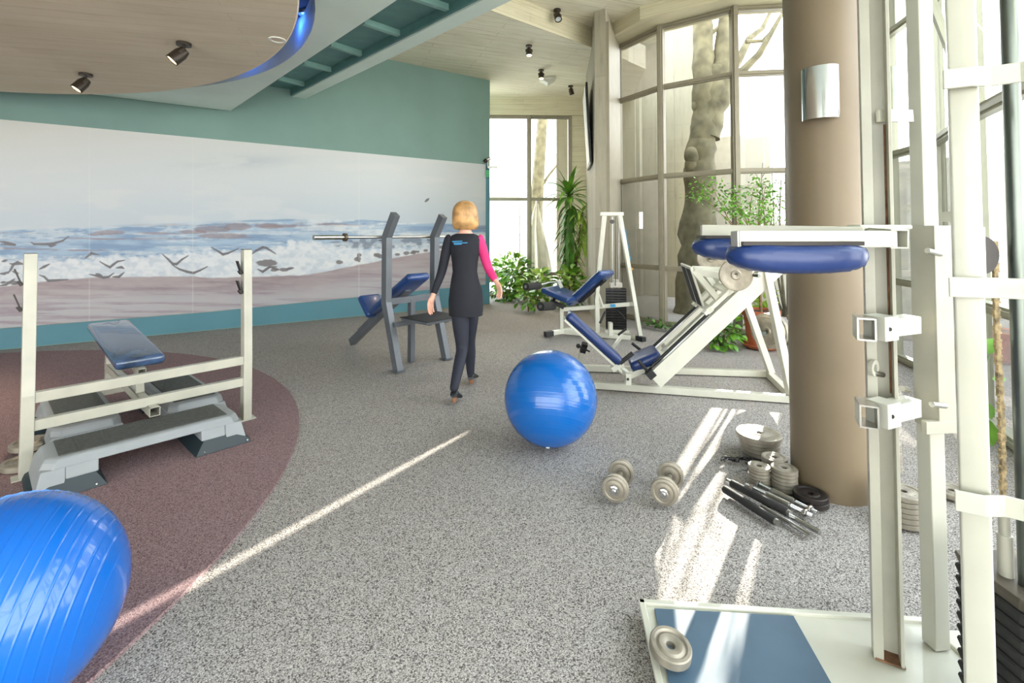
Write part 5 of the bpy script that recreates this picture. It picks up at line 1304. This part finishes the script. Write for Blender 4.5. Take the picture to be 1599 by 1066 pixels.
b.build('leaves', 'leaf', t, smooth=True)
# ============================================================ walking woman seen from behind
Yp = 4.43
pt_ = thing('person', 'blonde woman in black dress with one pink sleeve, walking away toward the far window', 'person', (-.43, Yp, 0))
def skin(name, mat, chains, parent, sub=2, root=0, smooth=True):
    """chains: dict name -> list of (point, rx, ry); linked by shared first point index"""
    vs = []; es = []; rad = []
    for ch in chains:
        prev = ch.get('from')
        for (p, rx, ry) in ch['pts']:
            vs.append(V(p)-pt_.location); rad.append((rx, ry)); i = len(vs)-1
            if prev is not None: es.append((prev, i))
            prev = i
        ch['end'] = prev
    me = bpy.data.meshes.new(name); me.from_pydata(vs, es, []); o = bpy.data.objects.new(name, me); COL.objects.link(o)
    me.materials.append(MATS[mat]); m = o.modifiers.new('skin', 'SKIN'); m.use_smooth_shade = True
    sv = me.skin_vertices[0].data
    for i, (rx, ry) in enumerate(rad): sv[i].radius = (rx, ry); sv[i].use_root = (i == root)
    s = o.modifiers.new('sub', 'SUBSURF'); s.levels = sub; s.render_levels = sub
    o.parent = parent; return o
a_ = lambda px, py, Y=Yp: A(px, py, Y)
pel = a_(726, 462)
LH = a_(717, 470, 4.41); RH = a_(735, 470, 4.45)
neck = a_(727, 364); chest = a_(725, 392); waist = a_(726, 425)
LS = a_(701, 373, 4.42); RS = a_(748, 373, 4.44)
Lk = a_(722, 545, 4.42); La = a_(709, 606, 4.12); Lt = a_(713, 630, 4.10)
Rk = a_(733, 532, 4.60); Ra = a_(735, 583, 4.66)
Le = a_(690, 424, 4.40); Lw = a_(676, 462, 4.34)
Re = a_(763, 420, 4.46); Rw = a_(775, 440, 4.38)
ch = [
 dict(pts=[(pel, .112, .088), (waist, .078, .066), (chest, .095, .072), (a_(727, 376), .072, .05), (neck, .046, .046), (a_(727, 352), .052, .055), (a_(727, 340), .078, .092), (a_(727, 326), .070, .085)]),
]
def add(frm, pts): ch.append({'from': frm, 'pts': pts}); return sum(len(c['pts']) for c in ch)-1
add(0, [(LH, .085, .08), (LH.lerp(Lk, .5), .078, .078), (Lk, .052, .052), (Lk.lerp(La, .35), .054, .05), (La, .032, .034)])
add(0, [(RH, .085, .08), (RH.lerp(Rk, .5), .080, .080), (Rk, .054, .054), (Rk.lerp(Ra, .4), .056, .052), (Ra, .032, .034)])
ls = add(3, [(LS, .046, .042), (Le, .036, .036), (Lw, .024, .022), (a_(674, 469, 4.33), .030, .018)])
rs = add(3, [(RS, .046, .042), (Re, .037, .037), (Rw, .024, .022), (a_(778, 446, 4.36), .030, .018)])
def fingers(frm, palm, d, side, out):
    d = V(d).normalized(); side = V(side).normalized(); out = V(out).normalized()
    for k, (o_, L_) in enumerate(((-.027, .066), (-.009, .076), (.009, .072), (.026, .056))):
        b0 = palm+d*.035+side*o_; b1 = b0+d*L_*.45+out*.008; b2 = b1+d*L_*.32+out*.016; b3 = b2+d*L_*.2+out*.016
        add(frm, [(b0, .010, .010), (b1, .0088, .0088), (b2, .0082, .0082), (b3, .007, .007)])
    t0 = palm-d*.01-side*.032; add(frm, [(t0, .012, .012), (t0+d*.03-side*.014+out*.01, .0105, .0105), (t0+d*.055-side*.014+out*.02, .009, .009)])
fingers(ls, a_(674, 469, 4.33), Lw-Le+V((0,0,-.1)), (.55, .8, 0), (.3, .3, -.3))
fingers(rs, a_(778, 446, 4.36), Rw-Re+V((0,-.02,-.08)), (-.6, .8, 0), (-.5, .1, -.4))
body = skin('body', 'skin', ch, pt_, 2)
# tights over the legs
for H_, K_, N_, nm in ((LH, Lk, La, 'l'), (RH, Rk, Ra, 'r')):
    skin('tights', 'tights', [dict(pts=[(H_+V((0, 0, .05)), .100, .100), (H_.lerp(K_, .5), .084, .084), (K_, .058, .058), (K_.lerp(N_, .38), .060, .056), (N_, .038, .040), (N_+V((0, .015, -.02)), .036, .040)])], pt_, 2)
# dress
b = B(); rings = []; n = 36
prof = [(492, .152, .125), (484, .156, .128), (468, .158, .130), (452, .148, .122), (436, .126, .104), (424, .112, .096), (410, .118, .100), (394, .132, .108), (382, .143, .108), (374, .152, .098), (370, .146, .086), (367, .118, .070), (364.5, .080, .060)]
for (y_, rx, ry) in prof:
    c = a_(726 + (1.5 if y_ > 440 else 0), y_)
    rings.append([b.bm.verts.new(c+V((math.cos(2*PI*k/n)*rx*(1+(.012*math.sin(k*3.1) if y_ > 470 else 0)), math.sin(2*PI*k/n)*ry, 0))) for k in range(n)])
for i in range(len(rings)-1):
    for k in range(n): b.bm.faces.new((rings[i][k], rings[i][(k+1) % n], rings[i+1][(k+1) % n], rings[i+1][k]))
b.build('dress', 'black_cloth', pt_, smooth=True, auto=80)
b = B(); 
for k, (x0, x1, y_) in enumerate(((706, 722, 377), (708, 730, 379.5), (709, 721, 381.5))): b.bar(a_(x0, y_, Yp-.112), a_(x1, y_-.6, Yp-.112), .004, .008)
b.build('back_print', 'cyan_print', pt_)
skin('sleeve', 'black_cloth', [dict(pts=[(LS+V((.03, 0, .01)), .060, .056), (LS, .060, .056), (LS.lerp(Le, .5), .050, .048), (Le, .044, .044), (Le.lerp(Lw, .55), .036, .036), (Le.lerp(Lw, .96), .030, .029)])], pt_, 2)
skin('sleeve', 'pink_cloth', [dict(pts=[(RS+V((-.02, 0, .01)), .060, .056), (RS, .060, .057), (RS.lerp(Re, .5), .050, .048), (Re, .045, .044), (Re.lerp(Rw, .6), .038, .038), (Re.lerp(Rw, 1.0), .031, .030)])], pt_, 2)
# bob hair: cap with layered strands
b = B(); n = 40; rings = []
hc = a_(726, 336)
for i, (y_, rx, ry, ex) in enumerate(((313.0, .006, .006, 0), (314, .045, .05, 0), (317, .078, .088, 0), (323, .103, .112, 0), (331, .116, .120, 0), (340, .122, .120, 0), (348, .124, .118, 0), (353, .118, .108, 0), (357, .104, .092, 0), (358.5, .086, .076, 0))):
    c = a_(726 + (0 if i < 5 else .6), y_)
    rings.append([b.bm.verts.new(c+V((math.cos(2*PI*k/n)*rx*(1+.022*math.sin(k*5+i)), math.sin(2*PI*k/n)*ry*(1+.022*math.sin(k*4+i*.7))+.01, 0))) for k in range(n)])
for i in range(len(rings)-1):
    for k in range(n):
        b.bm.faces.new((rings[i][k], rings[i][(k+1) % n], rings[i+1][(k+1) % n], rings[i+1][k]))
hr = b.build('hair', 'hair', pt_, smooth=True, auto=80)
# face (turned away from the camera)
b = B(); f0 = a_(727, 341)+V((0, .088, 0))
b.sphere(f0+V((0, .012, -.004)), .012, 10, 8, (.8, 1.1, 1.5)); b.build('nose', 'skin', pt_, smooth=True)
for s in (-1, 1):
    B().sphere(f0+V((s*.031, -.004, .022)), .011, 12, 8).build('eye', 'paper_white', pt_, smooth=True)
B().sphere(f0+V((0, 0, -.036)), .02, 12, 8, (1, .4, .35)).build('mouth', 'pink_cloth', pt_, smooth=True)
# shoes
def shoe(heel, toe, lift):
    heel = V(heel); toe = V(toe); d = (toe-heel); L_ = d.length; d.normalize(); side = d.cross(V((0,0,1))).normalized(); up_ = side.cross(d)
    b = B(); rings = []; n = 16
    for f, wv, h in ((0, .030, .060), (.12, .036, .075), (.3, .036, .07), (.5, .038, .052), (.72, .045, .04), (.9, .036, .03), (1.0, .012, .016)):
        c = heel+d*L_*f
        rings.append([b.bm.verts.new(c+side*math.cos(2*PI*k/n)*wv+up_*(h*.5+math.sin(2*PI*k/n)*h*.5)) for k in range(n)])
    for i in range(len(rings)-1):
        for k in range(n): b.bm.faces.new((rings[i][k], rings[i][(k+1) % n], rings[i+1][(k+1) % n], rings[i+1][k]))
    b.bm.faces.new(rings[0][::-1]); b.bm.faces.new(rings[-1])
    s = b.build('shoe', 'shoe', pt_, smooth=True, auto=70)
    b = B(); hp_ = heel+d*.03; b.cyl(hp_+up_*.01, hp_+up_*.01+(V((0,0,-1)) if lift else -up_)*.045, .024, 14, .018); b.build('heel', 'heel_brown', s, smooth=True)
shoe(V((Ra.x, Ra.y-.035, .045)), V((Ra.x+.035, Ra.y+.19, .006)), True)
tl_ = P(713, 632); shoe(V((La.x-.005, La.y-.02, La.z-.075)), V((tl_.x+.005, La.y+.12, .006)), False)
